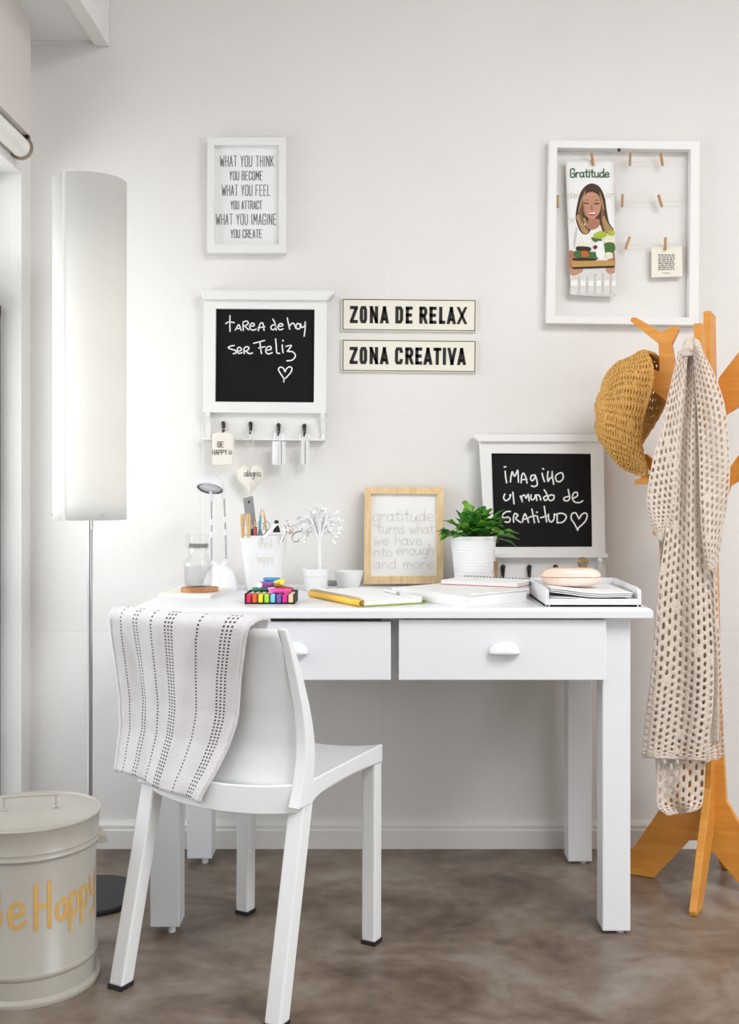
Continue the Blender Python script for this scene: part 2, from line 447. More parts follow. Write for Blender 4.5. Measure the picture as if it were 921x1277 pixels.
def towel_mat():
    """white terry cloth with woven rows of dark dashes; uv: u across 0..1, v metres along"""
    m = mat('white_terry_cloth', (.80, .77, .76, 1), .95, bump=1.0, bscale=420, spec=.05, sheen=.3)
    nt = m.node_tree; b = nt.nodes['Principled BSDF']
    uv = nt.nodes.new('ShaderNodeUVMap'); sp = nt.nodes.new('ShaderNodeSeparateXYZ'); nt.links.new(uv.outputs[0], sp.inputs[0])
    def math_(op, a, c):
        n = nt.nodes.new('ShaderNodeMath'); n.operation = op
        for i, q in enumerate((a, c)):
            if q is None: continue
            if isinstance(q, (int, float)): n.inputs[i].default_value = q
            else: nt.links.new(q, n.inputs[i])
        return n.outputs[0]
    total = None
    rows = [.085, .2, .226, .348, .462, .487, .512, .70, .862, .889, .916]
    for i, u in enumerate(rows):
        d = math_('ABSOLUTE', math_('SUBTRACT', sp.outputs[0], u), None)
        q = math_('LESS_THAN', d, .0066 if i in (3, 4, 5, 6, 7, 8, 9, 10) else .0052)
        total = q if total is None else math_('MAXIMUM', total, q)
    fr = math_('FRACT', math_('MULTIPLY', sp.outputs[1], 1 / .0074), None)
    dash = math_('LESS_THAN', fr, .5)
    msk = math_('MULTIPLY', total, dash)
    mx = nt.nodes.new('ShaderNodeMix'); mx.data_type = 'RGBA'
    nt.links.new(msk, mx.inputs[0]); mx.inputs[6].default_value = (.80, .77, .76, 1); mx.inputs[7].default_value = rgb(66, 56, 60)
    nt.links.new(mx.outputs[2], b.inputs['Base Color'])
    return m
M['towel'] = towel_mat()
M['scarf'] = mat('beige_crochet_yarn', rgb(230, 215, 200), .95, bump=.7, bscale=260, vary=.2, vscale=120, spec=.1, sheen=.2)
M['hat'] = mat('mustard_yarn', rgb(224, 174, 100), .95, bump=.6, bscale=240, vary=.25, vscale=140, spec=.1)

# ---------------------------------------------------------------- room shell
XL, XR, YB, ZT = -1.018, 3.0, -5.4, 2.95
def simple(name, boxes, m, bevel=0):
    b = MB()
    for q in boxes: b.box(*q)
    return struct(b.build(name, m, bevel=bevel))
simple('floor', [(XL-.3, XR+.2, YB-.3, .2, -.12, 0)], M['floor'])
simple('wall_back', [(XL-.3, XR+.2, 0, .2, 0, ZT)], M['wall'])
dy0, dy1, dz1 = -4.8, -2.4, 2.1
simple('wall_right', [(XR, XR+.2, YB, dy0, 0, ZT), (XR, XR+.2, dy1, 0, 0, ZT), (XR, XR+.2, dy0, dy1, dz1, ZT)], M['wall'])
# left wall with its window opening
wy0, wy1, wz0, wz1 = -2.40, -.078, .06, 1.92
simple('wall_left', [(XL-.22, XL, wy1, 0, 0, ZT), (XL-.22, XL, YB, wy0, 0, ZT), (XL-.22, XL, wy0, wy1, 0, wz0), (XL-.22, XL, wy0, wy1, wz1, ZT)], M['wall'])
simple('wall_front', [(XL, XR, YB-.2, YB, 0, ZT)], M['dark_wall'])
sx0, sx1, sy0, sy1 = .74, 2.50, -3.76, -2.00
simple('ceiling', [(-.80, sx0, YB-.2, .2, ZT, ZT+.12), (sx1, XR+.2, YB-.2, .2, ZT, ZT+.12), (sx0, sx1, YB-.2, sy0, ZT, ZT+.12), (sx0, sx1, sy1, .2, ZT, ZT+.12)], M['ceil'])
zlow = Z(53, 3.1)
b = MB(); b.box(XL-.22, -.82, YB-.2, .2, zlow, zlow + .1)
b.box(XL, -.83, -.012, 0, zlow - .012, zlow)                       # small cove where boards meet the wall
struct(b.build('ceiling_loft', M['ceil']))
simple('trim_2', [(XL-.02, -.968, wy0-.3, -.15, 2.0, zlow+.05)], M['lintel'])
simple('trim_1', [(-.832, -.789, YB, -.001, Z(58.5, 3.1), ZT)], M['beam'], bevel=.003)
# baseboards
def baseboard(name, x0, x1, y0, y1, along_x):
    b = MB(); prof = [(0, 0), (-.020, 0), (-.020, .052), (-.017, .056), (-.017, .066), (-.010, .074), (0, .078)]
    if along_x: b.hexa([(x0, y, z) for y, z in prof], [(x1, y, z) for y, z in prof])
    else: b.hexa([(XL - y, y0, z) for y, z in prof], [(XL - y, y1, z) for y, z in prof])
    struct(b.build(name, M['base']))
baseboard('baseboard_back', XL, XR, 0, 0, True)

# window in the left wall
def glazing(name, mk):
    r = bpy.data.objects.new(name, None); COL.objects.link(r); struct(r); mk(r); return r
def mk_win(r):
    zt_ = 1.545                                                      # transom: opening sash below, fixed light above
    x0, x1 = XL-.13, XL-.058
    def sash(a, c, z0_, z1_, x0, x1, nm):
        f = MB(); f.box(x0, x1, a, a+.05, z0_, z1_); f.box(x0, x1, c-.04, c, z0_, z1_); f.box(x0, x1, a, c, z0_, z0_+.05); f.box(x0, x1, a, c, z1_-.04, z1_)
        f.build(nm, M['alu'], r, bevel=.003)
        xm = (x0+x1)/2; MB().box(xm-.002, xm+.002, a+.05, c-.04, z0_+.05, z1_-.04).build('pane', M['glass'], r)
    ym = (wy0 + wy1) / 2
    sash(wy0, ym, wz0, zt_, x0, x1, 'window_sash'); sash(ym, wy1, wz0, zt_, x0, x1, 'window_sash')
    sash(wy0, ym, zt_, wz1, x0-.05, x1-.05, 'fanlight'); sash(ym, wy1, zt_, wz1, x0-.05, x1-.05, 'fanlight')
    MB().box(XL-.22, XL+.015, wy0, wy1, wz0-.0, wz0+.012).build('window_sill', M['base'], r)
glazing('window_1', mk_win)
def mk_fill_door(r):  # unseen doors, put in to carry the side fill
    x0, x1 = XR+.04, XR+.10; f = MB()
    n = 3
    for i in range(n+1):
        y = dy0 + (dy1-dy0)*i/n; f.box(x0, x1, max(dy0, y-.035), min(dy1, y+.035), 0, dz1)
    f.box(x0, x1, dy0, dy1, dz1-.06, dz1); f.box(x0, x1, dy0, dy1, 0, .08)
    f.build('fill_door_frame', M['alu'], r, bevel=.003)
    for i in range(n):
        a = dy0 + (dy1-dy0)*i/n + .035; c = dy0 + (dy1-dy0)*(i+1)/n - .035
        MB().box(XR+.068, XR+.072, a, c, .08, dz1-.06).build('pane', M['glass'], r)
glazing('fill_door', mk_fill_door)
def mk_fill_roof(r):  # unseen roof window, put in to hold the overhead fill
    f = MB(); z0_, z1_ = ZT+.06, ZT+.12
    for q in ((sx0, sx0+.05, sy0, sy1), (sx1-.05, sx1, sy0, sy1), (sx0, sx1, sy0, sy0+.05), (sx0, sx1, sy1-.05, sy1)): f.box(*q, z0_, z1_)
    f.build('fill_roof_frame', M['alu'], r, bevel=.003)
    MB().box(sx0+.05, sx1-.05, sy0+.05, sy1-.05, ZT+.09, ZT+.094).build('pane', M['glass'], r)
glazing('fill_roof_window', mk_fill_roof)

# roller blind above the window
rb = thing('roller_blind', 'rolled-up white roller blind on the left wall, cut off by the frame edge', 'blind', (XL+.045, -1.2, 1.99))
zb = 1.966; xb = XL + .026
rb.location = (xb, -1.2, zb)
b = MB(); b.tube([(xb, -2.5, zb), (xb, -.163, zb)], .0265, 28)
b.build('fabric_roll', M['blind'], rb, smooth=40, world=True)
b = MB()
prof = [(.034*math.cos(t), .034*math.sin(t)) for t in [R(a) for a in range(-200, 46, 15)]] + [(.026, .034), (-.026, .034)]
b.prism(prof, lambda u, v: (xb + u, -.160, zb + v), lambda u, v: (xb + u, -.155, zb + v))
b.build('bracket', M['bracket'], rb, world=True, bevel=.001)
b = MB(); b.tube([(xb+.018, -.161, zb+.028), (xb+.018, -.166, zb+.028)], .005, 10)
b.build('screw', M['iron'], rb, world=True)

# ---------------------------------------------------------------- desk
ZD = .759                                                           # desk top height
dk = thing('desk', 'white wooden writing desk with two drawers against the white wall', 'desk', (.017, -.33, 0))
DX0, DX1, DY0, DY1 = -.581, .615, -.65, -.022
b = MB(); c = .007
b.hexa([(DX0, DY0, ZD-.0235), (DX1, DY0, ZD-.0235), (DX1, DY1, ZD-.0235), (DX0, DY1, ZD-.0235)], [(DX0, DY0, ZD-c), (DX1, DY0, ZD-c), (DX1, DY1, ZD-c), (DX0, DY1, ZD-c)])
b.hexa([(DX0, DY0, ZD-c), (DX1, DY0, ZD-c), (DX1, DY1, ZD-c), (DX0, DY1, ZD-c)], [(DX0+c, DY0+c, ZD), (DX1-c, DY0+c, ZD), (DX1-c, DY1, ZD), (DX0+c, DY1, ZD)])
b.build('tabletop', M['desk'], dk, world=True, bevel=.002)
for (x0, x1, yf, zb_) in ((-.5395, -.4714, -.615, .017), (.506, .571, -.615, .008), (-.5395, -.4705, -.150, .016), (.5065, .5725, -.150, .008)):
    l = MB().box(x0, x1, yf, yf+.066, zb_, ZD-.0235).build('leg', M['desk'], dk, world=True, bevel=.003)
    MB().lathe([(.0001, 0), (.009, 0), (.009, zb_+.002), (.0001, zb_+.002)], 14, Matrix.Translation(((x0+x1)/2 + .012, yf+.02, 0))).build('foot_pad', M['desk'], l, smooth=40, world=True)
b = MB()
b.box(-.50, -.478, -.549, -.15, .60, ZD-.0235); b.box(.512, .535, -.549, -.15, .60, ZD-.0235)
b.box(-.4705, .5065, -.105, -.085, .60, ZD-.0235)
b.build('apron', M['desk'], dk, world=True)
MB().box(.0145, .037, -.606, -.12, .603, ZD-.0235).build('drawer_divider', M['desk_in'], dk, world=True)
def drawer(x0, x1, z0, z1, hx, yf):
    d = MB().box(x0, x1, yf, yf+.019, z0, z1).build('drawer', M['desk'], dk, world=True, bevel=.002)
    q = MB(); q.box(x0+.022, x1-.022, yf+.019, yf+.40, z0+.012, z1-.035)
    q.build('drawer_box', M['desk_in'], d, world=True)
    h = MB()
    # cup pull: a quarter-dome shell hanging from a back plate
    zc = Z(814.5, 2.46); w = .0355
    def fn(u, v):
        a = pi * u; t = v * pi / 2
        return Vector((hx - w*math.cos(a)*(1 if v == 0 else 1) * (math.cos(t)*.35+.65 if v else 1) , yf - .022*math.sin(t)*math.sin(a)**.5, zc + .027*math.sin(a)*math.cos(t)))
    def fn2(u, v):
        a = pi*u; t = v*pi/2
        return Vector((hx - w*math.cos(a), yf - .024*math.sin(t)*max(0, math.sin(a))**.6, zc + .027*max(0, math.sin(a))**.8*math.cos(t) - .001*math.sin(t)))
    h.grid(fn2, 20, 8)
    h.build('drawer_handle', M['desk'], d, smooth=180, world=True, solid=.002)
drawer(-.474, .0166, .5925, .7265, -.208, -.636)
drawer(.035, .5106, .5925, .731, X(628.5, 2.46), -.636)

# ---------------------------------------------------------------- chair
ch = thing('chair', 'white plastic chair drawn up at the desk with a towel over its back', 'chair', (-.289, 2.332 - CD, 0), R(-29.1))
def leg(top, bot, sz, nm='leg'):
    """square leg between two centres, with a black cap"""
    q = MB(); h = sz/2
    B = Vector(bot); T = Vector(top)
    ring = lambda c, s=1: [(c.x-h*s, c.y-h*s, c.z), (c.x+h*s, c.y-h*s, c.z), (c.x+h*s, c.y+h*s, c.z), (c.x-h*s, c.y+h*s, c.z)]
    d = (T-B).normalized(); b0 = B + d * (.008/d.z)
    q.hexa(ring(b0), ring(T)); l = q.build(nm, M['chair'], ch, bevel=.004)
    MB().hexa(ring(B, 1.04), ring(B + d*(.009/d.z), 1.04)).build('foot_cap', M['foot'], l)
leg((-.1745, .2245, .415), (-.178, .224, 0), .034); leg((.1755, .2245, .415), (.175, .224, 0), .034)
leg((-.166, -.116, .425), (-.171, -.218, 0), .036); leg((.203, -.104, .425), (.206, -.198, 0), .036)
# seat: dished slab with rounded back edge that bows behind the backrest
def edge_back(x):
    t = (x - .018) / .2
    return -.122 - .050 * max(0, 1 - t*t)**.8
def seat_pt(u, v):
    xl = -.192 + (-.186 + .192) * (1-v); xr = .194 + (.223 - .194) * (1-v)
    x = xl + (xr-xl)*u
    yb = edge_back(x); y = yb + (.243 - yb)*v
    e = min(u, 1-u) * 2
    dish = .016 * math.sin(pi*u)**.7 * (1 if v > .02 else .4)
    z = .4475 - dish + .004*abs(2*u-1)**3
    return Vector((x, y, z))
b = MB(); nu, nv = 24, 16
top = [[seat_pt(i/nu, j/nv) for i in range(nu+1)] for j in range(nv+1)]
def under(p, i, j):
    side = i in (0, nu) or j in (0, nv)
    rail = .04
    if i in (0, nu): rail = .034 + .010 * abs(2*j/nv-1)**2
    if j < 3: rail = max(rail, .060 - .009*j)
    return Vector((p.x, p.y, p.z - rail))
vs = [p for r_ in top for p in r_] + [under(top[j][i], i, j) for j in range(nv+1) for i in range(nu+1)]
n1 = nu+1; off = n1*(nv+1); fs = []
for j in range(nv):
    for i in range(nu):
        fs.append((j*n1+i, j*n1+i+1, (j+1)*n1+i+1, (j+1)*n1+i)); fs.append((off+j*n1+i, off+(j+1)*n1+i, off+(j+1)*n1+i+1, off+j*n1+i+1))
for i in range(nu):
    for j in (0, nv): fs.append((j*n1+i, j*n1+i+1, off+j*n1+i+1, off+j*n1+i))
for j in range(nv):
    for i in (0, nu): fs.append((j*n1+i, (j+1)*n1+i, off+(j+1)*n1+i, off+j*n1+i))
b.add(vs, fs); b.build('seat', M['chair'], ch, smooth=35, bevel=.004)
# back posts (tapering, curving away) and the panel between them
POST = [(.405, -.102), (.45, -.093), (.513, -.088), (.58, -.101), (.653, -.128), (.71, -.155), (.762, -.184)]   # z, front-edge y
def post_y(z):
    for (z0, y0), (z1, y1) in zip(POST, POST[1:]):
        if z <= z1: return y0 + (y1-y0)*(z-z0)/(z1-z0)
    return POST[-1][1]
pc = catmull([Vector((y, z)) for z, y in POST], 4)
def post(xo, xi):
    q = MB(); m = len(pc); vs = []
    for k, p in enumerate(pc):
        t = k/(m-1); w = .046*(1-t) + .012*t
        ww = (xi-xo)*(1-.35*t)
        vs += [(xo, p.x, p.y), (xo+ww, p.x, p.y), (xo+ww, p.x-w, p.y), (xo, p.x-w, p.y)]
    fs = [(0, 1, 2, 3), tuple(4*(m-1)+i for i in range(4))]
    for k in range(m-1):
        for i in range(4): fs.append((4*k+i, 4*k+(i+1) % 4, 4*k+4+(i+1) % 4, 4*k+4+i))
    q.add(vs, fs); q.build('back_post', M['chair'], ch, smooth=30, bevel=.002)
post(.224, .198); post(-.188, -.162)
def panel(u, v, back):
    z = .425 + (.762-.425)*v
    x = -.17 + (.206+.17)*u
    bow = .030 * (1 - (2*u-1)**2) * (1 - .25*v)
    return Vector((x, post_y(z) - .008 - bow - back, z))
b = MB(); b.grid(lambda u, v: panel(u, v, 0), 24, 20); b.build('backrest', M['chair'], ch, smooth=180, solid=.008, bevel=0)

# towel over the chair back (in the chair's frame, its own top-level thing)
tw = thing('towel', 'white terry towel with rows of dark dashes draped over the chair back', 'towel', (-.289, 2.332 - CD, .40), R(-29.1))
def back_y(x, z):
    u = max(0, min(1, (x + .17)/.376)); zz = max(.425, min(.762, z)); v = (zz-.425)/(.762-.425)
    return post_y(zz) - .008 - .030*(1-(2*u-1)**2)*(1-.25*v) - .008
LE = [(.785, -.194), (.74, -.206), (.66, -.231), (.56, -.245), (.47, -.252), (.41, -.252)]
RE = [(.785, .168), (.74, .144), (.66, .106), (.56, .079), (.47, .040), (.405, .006)]
def ed(E, z):
    if z >= E[0][0]: return E[0][1]
    for (z0, x0), (z1, x1) in zip(E, E[1:]):
        if z >= z1: return x0 + (x1-x0)*(z-z0)/(z1-z0)
    return E[-1][1]
def tow(u, v):
    L = .62; s = v*L                                                # metres along: front flap .20, over the top, back flap
    ztop = .771
    if s < .20: z = ztop - .20 + s; y = None; side = 1
    elif s < .24:
        a = (s-.20)/.04*pi; z = ztop + .010*math.sin(a); side = 0
    else: z = ztop - (s-.24); side = -1
    if side == -1:
        zmin = .418 + (.396-.418)*u + .004*math.sin(u*9)
        z = ztop - (s-.24)/(L-.24)*(ztop - zmin)
    x = ed(LE, z) + (ed(RE, z) - ed(LE, z))*u
    ripple = (.0022*math.sin(u*9 + z*6) + .0011*math.sin(u*23 - z*14))*(1 if z < .74 else .5)
    fold = .022*max(0, (u-.86)/.14)**2
    yb = back_y(x, z)
    if side == -1:
        flare = .012 + .020*max(0, (ztop-z)/.37)**1.5 + .004*math.sin(pi*min(1, (ztop-z)/.1))
        y = yb - flare - fold*.2 + ripple
    elif side == 1:
        y = yb + .024 + fold + ripple*.6
    else:
        y = yb - .012 + (.024+.012+fold)*(.5+.5*math.cos(a)) + ripple
    return Vector((x, y, z - .40))
b = MB(); b.grid(tow, 70, 90, uvfn=lambda u, v: (u, v*.62))
o = b.build('towel_cloth', M['towel'], tw, smooth=180, solid=.009, offset=0)
# rolled selvedge along both long edges
for uu in (0, 1):
    q = MB(); q.tube([tow(uu, .06 + .94*j/60) for j in range(61)], .0062, 8)
    q.build('hem', M['towel'], tw, smooth=180)

# ---------------------------------------------------------------- floor lamp
LD = 2.71; lx, ly = -.74, LD - CD
fl = thing('floor_lamp', 'tall floor lamp with a long white cylindrical paper shade', 'lamp', (lx, ly, 0))
MB().lathe([(.0001, 0), (.128, 0), (.131, .003), (.131, .010), (.128, .013), (.0001, .014)], 64).build('base', M['lampbase'], fl, smooth=35)
MB().tube([(0, 0, .012), (0, 0, .99)], .0065, 16).build('pole', M['pole'], fl, smooth=40)
MB().tube([(0, 0, .93), (0, 0, .965)], .0085, 16).build('collar', M['chrome'], fl, smooth=40)
z0, z1 = Z(648.5, 2.68), Z(226.5, LD)
sh = MB().lathe([(.090, z0), (.0895, z0+.05), (.090, (z0+z1)/2), (.0905, z1)], 64).build('lamp_shade', M['shade'], fl, smooth=60, solid=.0015)
q = MB(); q.box(-.0905*math.cos(1.1)-.004, -.0905*math.cos(1.1)+.004, -.0905*math.sin(1.1)-.002, -.0905*math.sin(1.1)+.001, z0, z1)
q.build('seam', M['shade'], sh)
for a in (-1.0, -2.9, 1.2):
    MB().ball((.091*math.cos(a), .091*math.sin(a), z0+.014), .0026, 8, 6).build('rivet', M['pole'], sh)
q = MB()
for zz in (z0+.014, z1-.03):
    for a in (-1.0, -2.9, 1.2): q.tube([(0, 0, zz), (.089*math.cos(a), .089*math.sin(a), zz)], .0018, 6)
q.tube([(0, 0, .95), (0, 0, z1-.03)], .005, 8)
q.build('shade_carrier', M['pole'], fl)
MB().tube([(0, 0, 1.03), (0, 0, 1.72)], .013, 16).build('added_tube', M['plastic'], fl, smooth=40)  # invented tube that goes with the glow added to the shade
for z_l, p_l in ((1.08, .20), (1.26, .20), (1.44, .17), (1.62, .16)):          # glow added inside the shade to brighten it and the wall
    bl = bpy.data.lights.new('shade_fill', 'POINT'); bl.energy = p_l; bl.shadow_soft_size = .08; bl.color = (1, .97, .93)
    bo_ = bpy.data.objects.new('shade_fill', bl); COL.objects.link(bo_); bo_.parent = fl; bo_.location = (0, -.0, z_l)

# ---------------------------------------------------------------- waste bin
BD = 2.265; bx, by = -.747, BD - CD
wb = thing('waste_bin', 'cream enamel lidded bin with gold Be Happy lettering, beside the lamp base', 'bin', (bx, by, 0))
zt = .351
MB().lathe([(.0001, .004), (.134, .004), (.145, .0), (.147, .006), (.146, .010), (.139, .016), (.137, .05), (.1395, .054), (.141, .059), (.1395, .064), (.137, .068), (.137, zt-.05), (.134, zt-.05)], 72).build('body', M['enamel'], wb, smooth=35)
lid = MB().lathe([(.1385, zt-.062), (.1425, zt-.062), (.144, zt-.059), (.1425, zt-.056), (.1425, zt-.05), (.1435, zt-.047), (.1425, zt-.044), (.144, zt-.008), (.1475, zt-.003), (.1485, zt+.001), (.1465, zt+.003), (.144, zt), (.139, zt-.002), (.09, zt+.002), (.0001, zt+.004)], 72).build('lid', M['enamel'], wb, smooth=35)
va = math.atan2(-by - CD, -bx)                                       # towards the camera
hd = Vector((.98, .2, 0)).normalized()
q = MB(); h0 = Vector((0, .008, zt+.004)); 
A_, B_ = h0 - hd*.052, h0 + hd*.052
q.tube(smooth3([A_, A_+Vector((0, 0, .022)), A_+hd*.004+Vector((0, 0, .026)), B_-hd*.004+Vector((0, 0, .026)), B_+Vector((0, 0, .022)), B_], 4), .0022, 8)
q.ball(A_, .006, 10, 6, (1, 1, .5)); q.ball(B_, .006, 10, 6, (1, 1, .5))
q.build('lid_handle', M['enamel'], lid, smooth=50)
# side ears that carry the bail
fdir = Vector((-bx, -CD-by, 0)).normalized(); rdir = Vector((-fdir.y, fdir.x, 0))
for sgn in (1, -1):
    q = MB(); n_ = rdir*sgn; t_ = fdir
    c0 = n_*.137 + Vector((0, 0, zt-.075))
    q.hexa([c0 - t_*.022, c0 + t_*.022, c0 + t_*.022 + Vector((0, 0, .022)), c0 - t_*.022 + Vector((0, 0, .022))],
           [c0 + n_*.024 - t_*.022 + Vector((0, 0, .0)), c0 + n_*.024 + t_*.022, c0 + n_*.021 + t_*.022 + Vector((0, 0, .016)), c0 + n_*.012 - t_*.022 + Vector((0, 0, .022))])
    q.build('side_ear', M['enamel'], wb, bevel=.001)
q = MB(); rb_ = .1378
def binfn(th, z): return fdir*rb_*math.cos(th) + rdir*rb_*math.sin(th) + Vector((0, 0, z))
for chh, c_, w_, bz, hh in (('B', -.50, .26, .157, .085), ('e', -.17, .24, .160, .085), ('H', .20, .25, .154, .088), ('a', .49, .20, .162, .068), ('p', .70, .19, .166, .075), ('p', .92, .2, .169, .075), ('y', 1.19, .26, .176, .082)):
    gw, st = G[chh]
    for s_ in st:
        pts = [Vector((c_ + (px/gw - .5)*w_, py)) for px, py in s_]
        if chh.islower() and len(pts) > 2: pts = catmull(pts, 5, (pts[0]-pts[-1]).length < 1e-6)
        else: pts = [pts[i].lerp(pts[i+1], k/4) for i in range(len(pts)-1) for k in range(4)] + [pts[-1]]
        q.ribbon([[(p.x*rb_, bz + p.y*hh) for p in pts]], .0088, lambda u, v: binfn(u/rb_, v), smooth=False)
q.build('lettering', M['gold'], wb, smooth=180)

# ---------------------------------------------------------------- things on the wall
WD = 3.096                                                          # just proud of the wall
def rect_frame(mb, ox0, oy0, ox1, oy1, ix0, iy0, ix1, iy1, Df, Db, skew=None):
    """picture frame from photo rows: four mitred bars between distance Df (front) and Db (back)"""
    o_ = [(ox0, oy1), (ox1, oy1), (ox1, oy0), (ox0, oy0)]; i_ = [(ix0, iy1), (ix1, iy1), (ix1, iy0), (ix0, iy0)]
    if skew: o_ = [skew(*p) for p in o_]; i_ = [skew(*p) for p in i_]
    back = lambda p: P(p[0], p[1], Df) + Vector((0, Db-Df, 0))
    for k in range(4):
        a, b_, c_, d_ = o_[k], o_[(k+1) % 4], i_[(k+1) % 4], i_[k]
        mb.hexa([P(*q, Df) for q in (a, b_, c_, d_)], [back(q) for q in (a, b_, c_, d_)])
# framed quote
qf = thing('framed_quote', 'small white framed quote print, WHAT YOU THINK, high on the wall', 'picture', (X(307, 3.07), -.03, Z(315, 3.07)))
b = MB(); rect_frame(b, 258.3, 171, 356.5, 315.3, 266.8, 180.8, 347.6, 304.3, 3.07, 3.099); b.build('frame', M['frame'], qf, world=True, bevel=.001)
b = MB(); b.hexa([P(266, 305, 3.086), P(348.5, 305, 3.086), P(348.5, 180, 3.086), P(266, 180, 3.086)], [P(266, 305, 3.086)+Vector((0, .004, 0)), P(348.5, 305, 3.086)+Vector((0, .004, 0)), P(348.5, 180, 3.086)+Vector((0, .004, 0)), P(266, 180, 3.086)+Vector((0, .004, 0))])
pr = b.build('print', M['paper'], qf, world=True)
b = MB(); fn = wall_fn(3.0852)
for t_, a, c_, y, h in (('WHAT YOU THINK', 274, 341.5, 207.5, 13), ('YOU BECOME', 286, 327.5, 224.3, 10.5), ('WHAT YOU FEEL', 276.5, 337.5, 243.8, 13), ('YOU ATTRACT', 287.5, 326.5, 260.7, 10), ('WHAT YOU IMAGINE', 269, 344.5, 280, 13), ('YOU CREATE', 287.5, 326.5, 296.5, 10)):
    write(b, t_, a, c_, -y, h, .8, fn, gap=.12, space=.45)
b.build('lettering', M['greyink'], pr, world=True)

# chalkboards
def hook(mb, px, py, D, s=1.0):
    """small two-prong bronze coat hook seen from the front: plate, peg and curled tip"""
    c_ = P(px, py, D)
    mb.ball(c_ + Vector((0, -.006, .008*s)), .0062*s, 12, 8, (1, .7, 1))
    mb.hexa([c_ + Vector(v)*s for v in ((-.0055, -.004, .008), (.0055, -.004, .008), (.0032, -.004, -.016), (-.0032, -.004, -.016))],
            [c_ + Vector(v)*s for v in ((-.0055, 0, .008), (.0055, 0, .008), (.0032, 0, -.016), (-.0032, 0, -.016))])
    mb.tube(smooth3([c_ + Vector(v)*s for v in ((0, -.004, .008), (0, -.016, .004), (0, -.019, -.006), (0, -.012, -.016), (0, -.016, -.022), (0, -.022, -.020))], 4), .0024*s, 8)
def T2(cx, cy, ang):
    ca, sa = math.cos(ang), math.sin(ang)
    return lambda x, y: (cx + (x-cx)*ca - (y-cy)*sa, cy + (x-cx)*sa + (y-cy)*ca)
# upper board
ub = thing('chalkboard', 'white framed chalkboard reading tarea de hoy ser feliz, with key hooks below', 'chalkboard', (X(330, 3.07), -.03, Z(514, 3.07)))
sk = T2(330, 445, R(.45))
Df, Db = 3.068, 3.099
b = MB(); rect_frame(b, 254, 369, 407, 515, 268.5, 385.3, 391.5, 501.3, Df, Db, sk); b.build('frame', M['frame'], ub, world=True, bevel=.0015)
b = MB()
cr = [(248.5, 361.5), (416.5, 361.5), (415.5, 366), (410, 369.5), (407.5, 374), (253.5, 374), (251, 369.5), (249.5, 366)]
b.prism([sk(*p) for p in cr], lambda u, v: P(u, v, 3.056), lambda u, v: P(u, v, 3.056) + Vector((0, .042, 0)))
b.build('cornice', M['frame'], ub, world=True, bevel=.003)
b = MB(); b.prism([sk(*p) for p in ((267, 384), (393, 384), (393, 503), (267, 503))], lambda u, v: P(u, v, 3.078), lambda u, v: P(u, v, 3.078) + Vector((0, .006, 0)))
bb = b.build('blackboard', M['black'], ub, world=True)
b = MB(); b.prism([sk(*p) for p in ((257, 514), (405, 514), (405, 547), (257, 547))], lambda u, v: P(u, v, 3.088), lambda u, v: P(u, v, 3.088) + Vector((0, .011, 0)))
b.build('hook_rail', M['frame'], ub, world=True)
for a in (257.5, 400.5):
    b = MB(); pl = [sk(a, 514.5), sk(a, 546)]
    x0_ = X(pl[0][0], 3.07); w_ = .011
    za, zb_ = Z(pl[0][1], 3.07), Z(pl[1][1], 3.07)
    side = [(-.036, za), (-.036, za-.012), (-.026, za-.03), (-.018, zb_+.012), (-.022, zb_), (-.012, zb_), (-.012, za)]
    b.prism(side, lambda y, z: Vector((x0_, y, z)), lambda y, z: Vector((x0_ + w_, y, z)))
    b.build('side_bracket', M['frame'], ub, world=True)
b = MB(); b.prism([sk(*p) for p in ((253, 546), (406, 546), (406, 549), (253, 549))], lambda u, v: P(u, v, 3.070), lambda u, v: P(u, v, 3.070) + Vector((0, .028, 0)))
b.build('ledge', M['frame'], ub, world=True, bevel=.001)
HK = [(278.7, 531.5), (312.6, 531.8), (347.4, 533.8), (379.5, 534.6)]
for a, c_ in HK:
    b = MB(); hook(b, a, c_, 3.086); b.build('hook', M['iron'], ub, smooth=40, world=True)
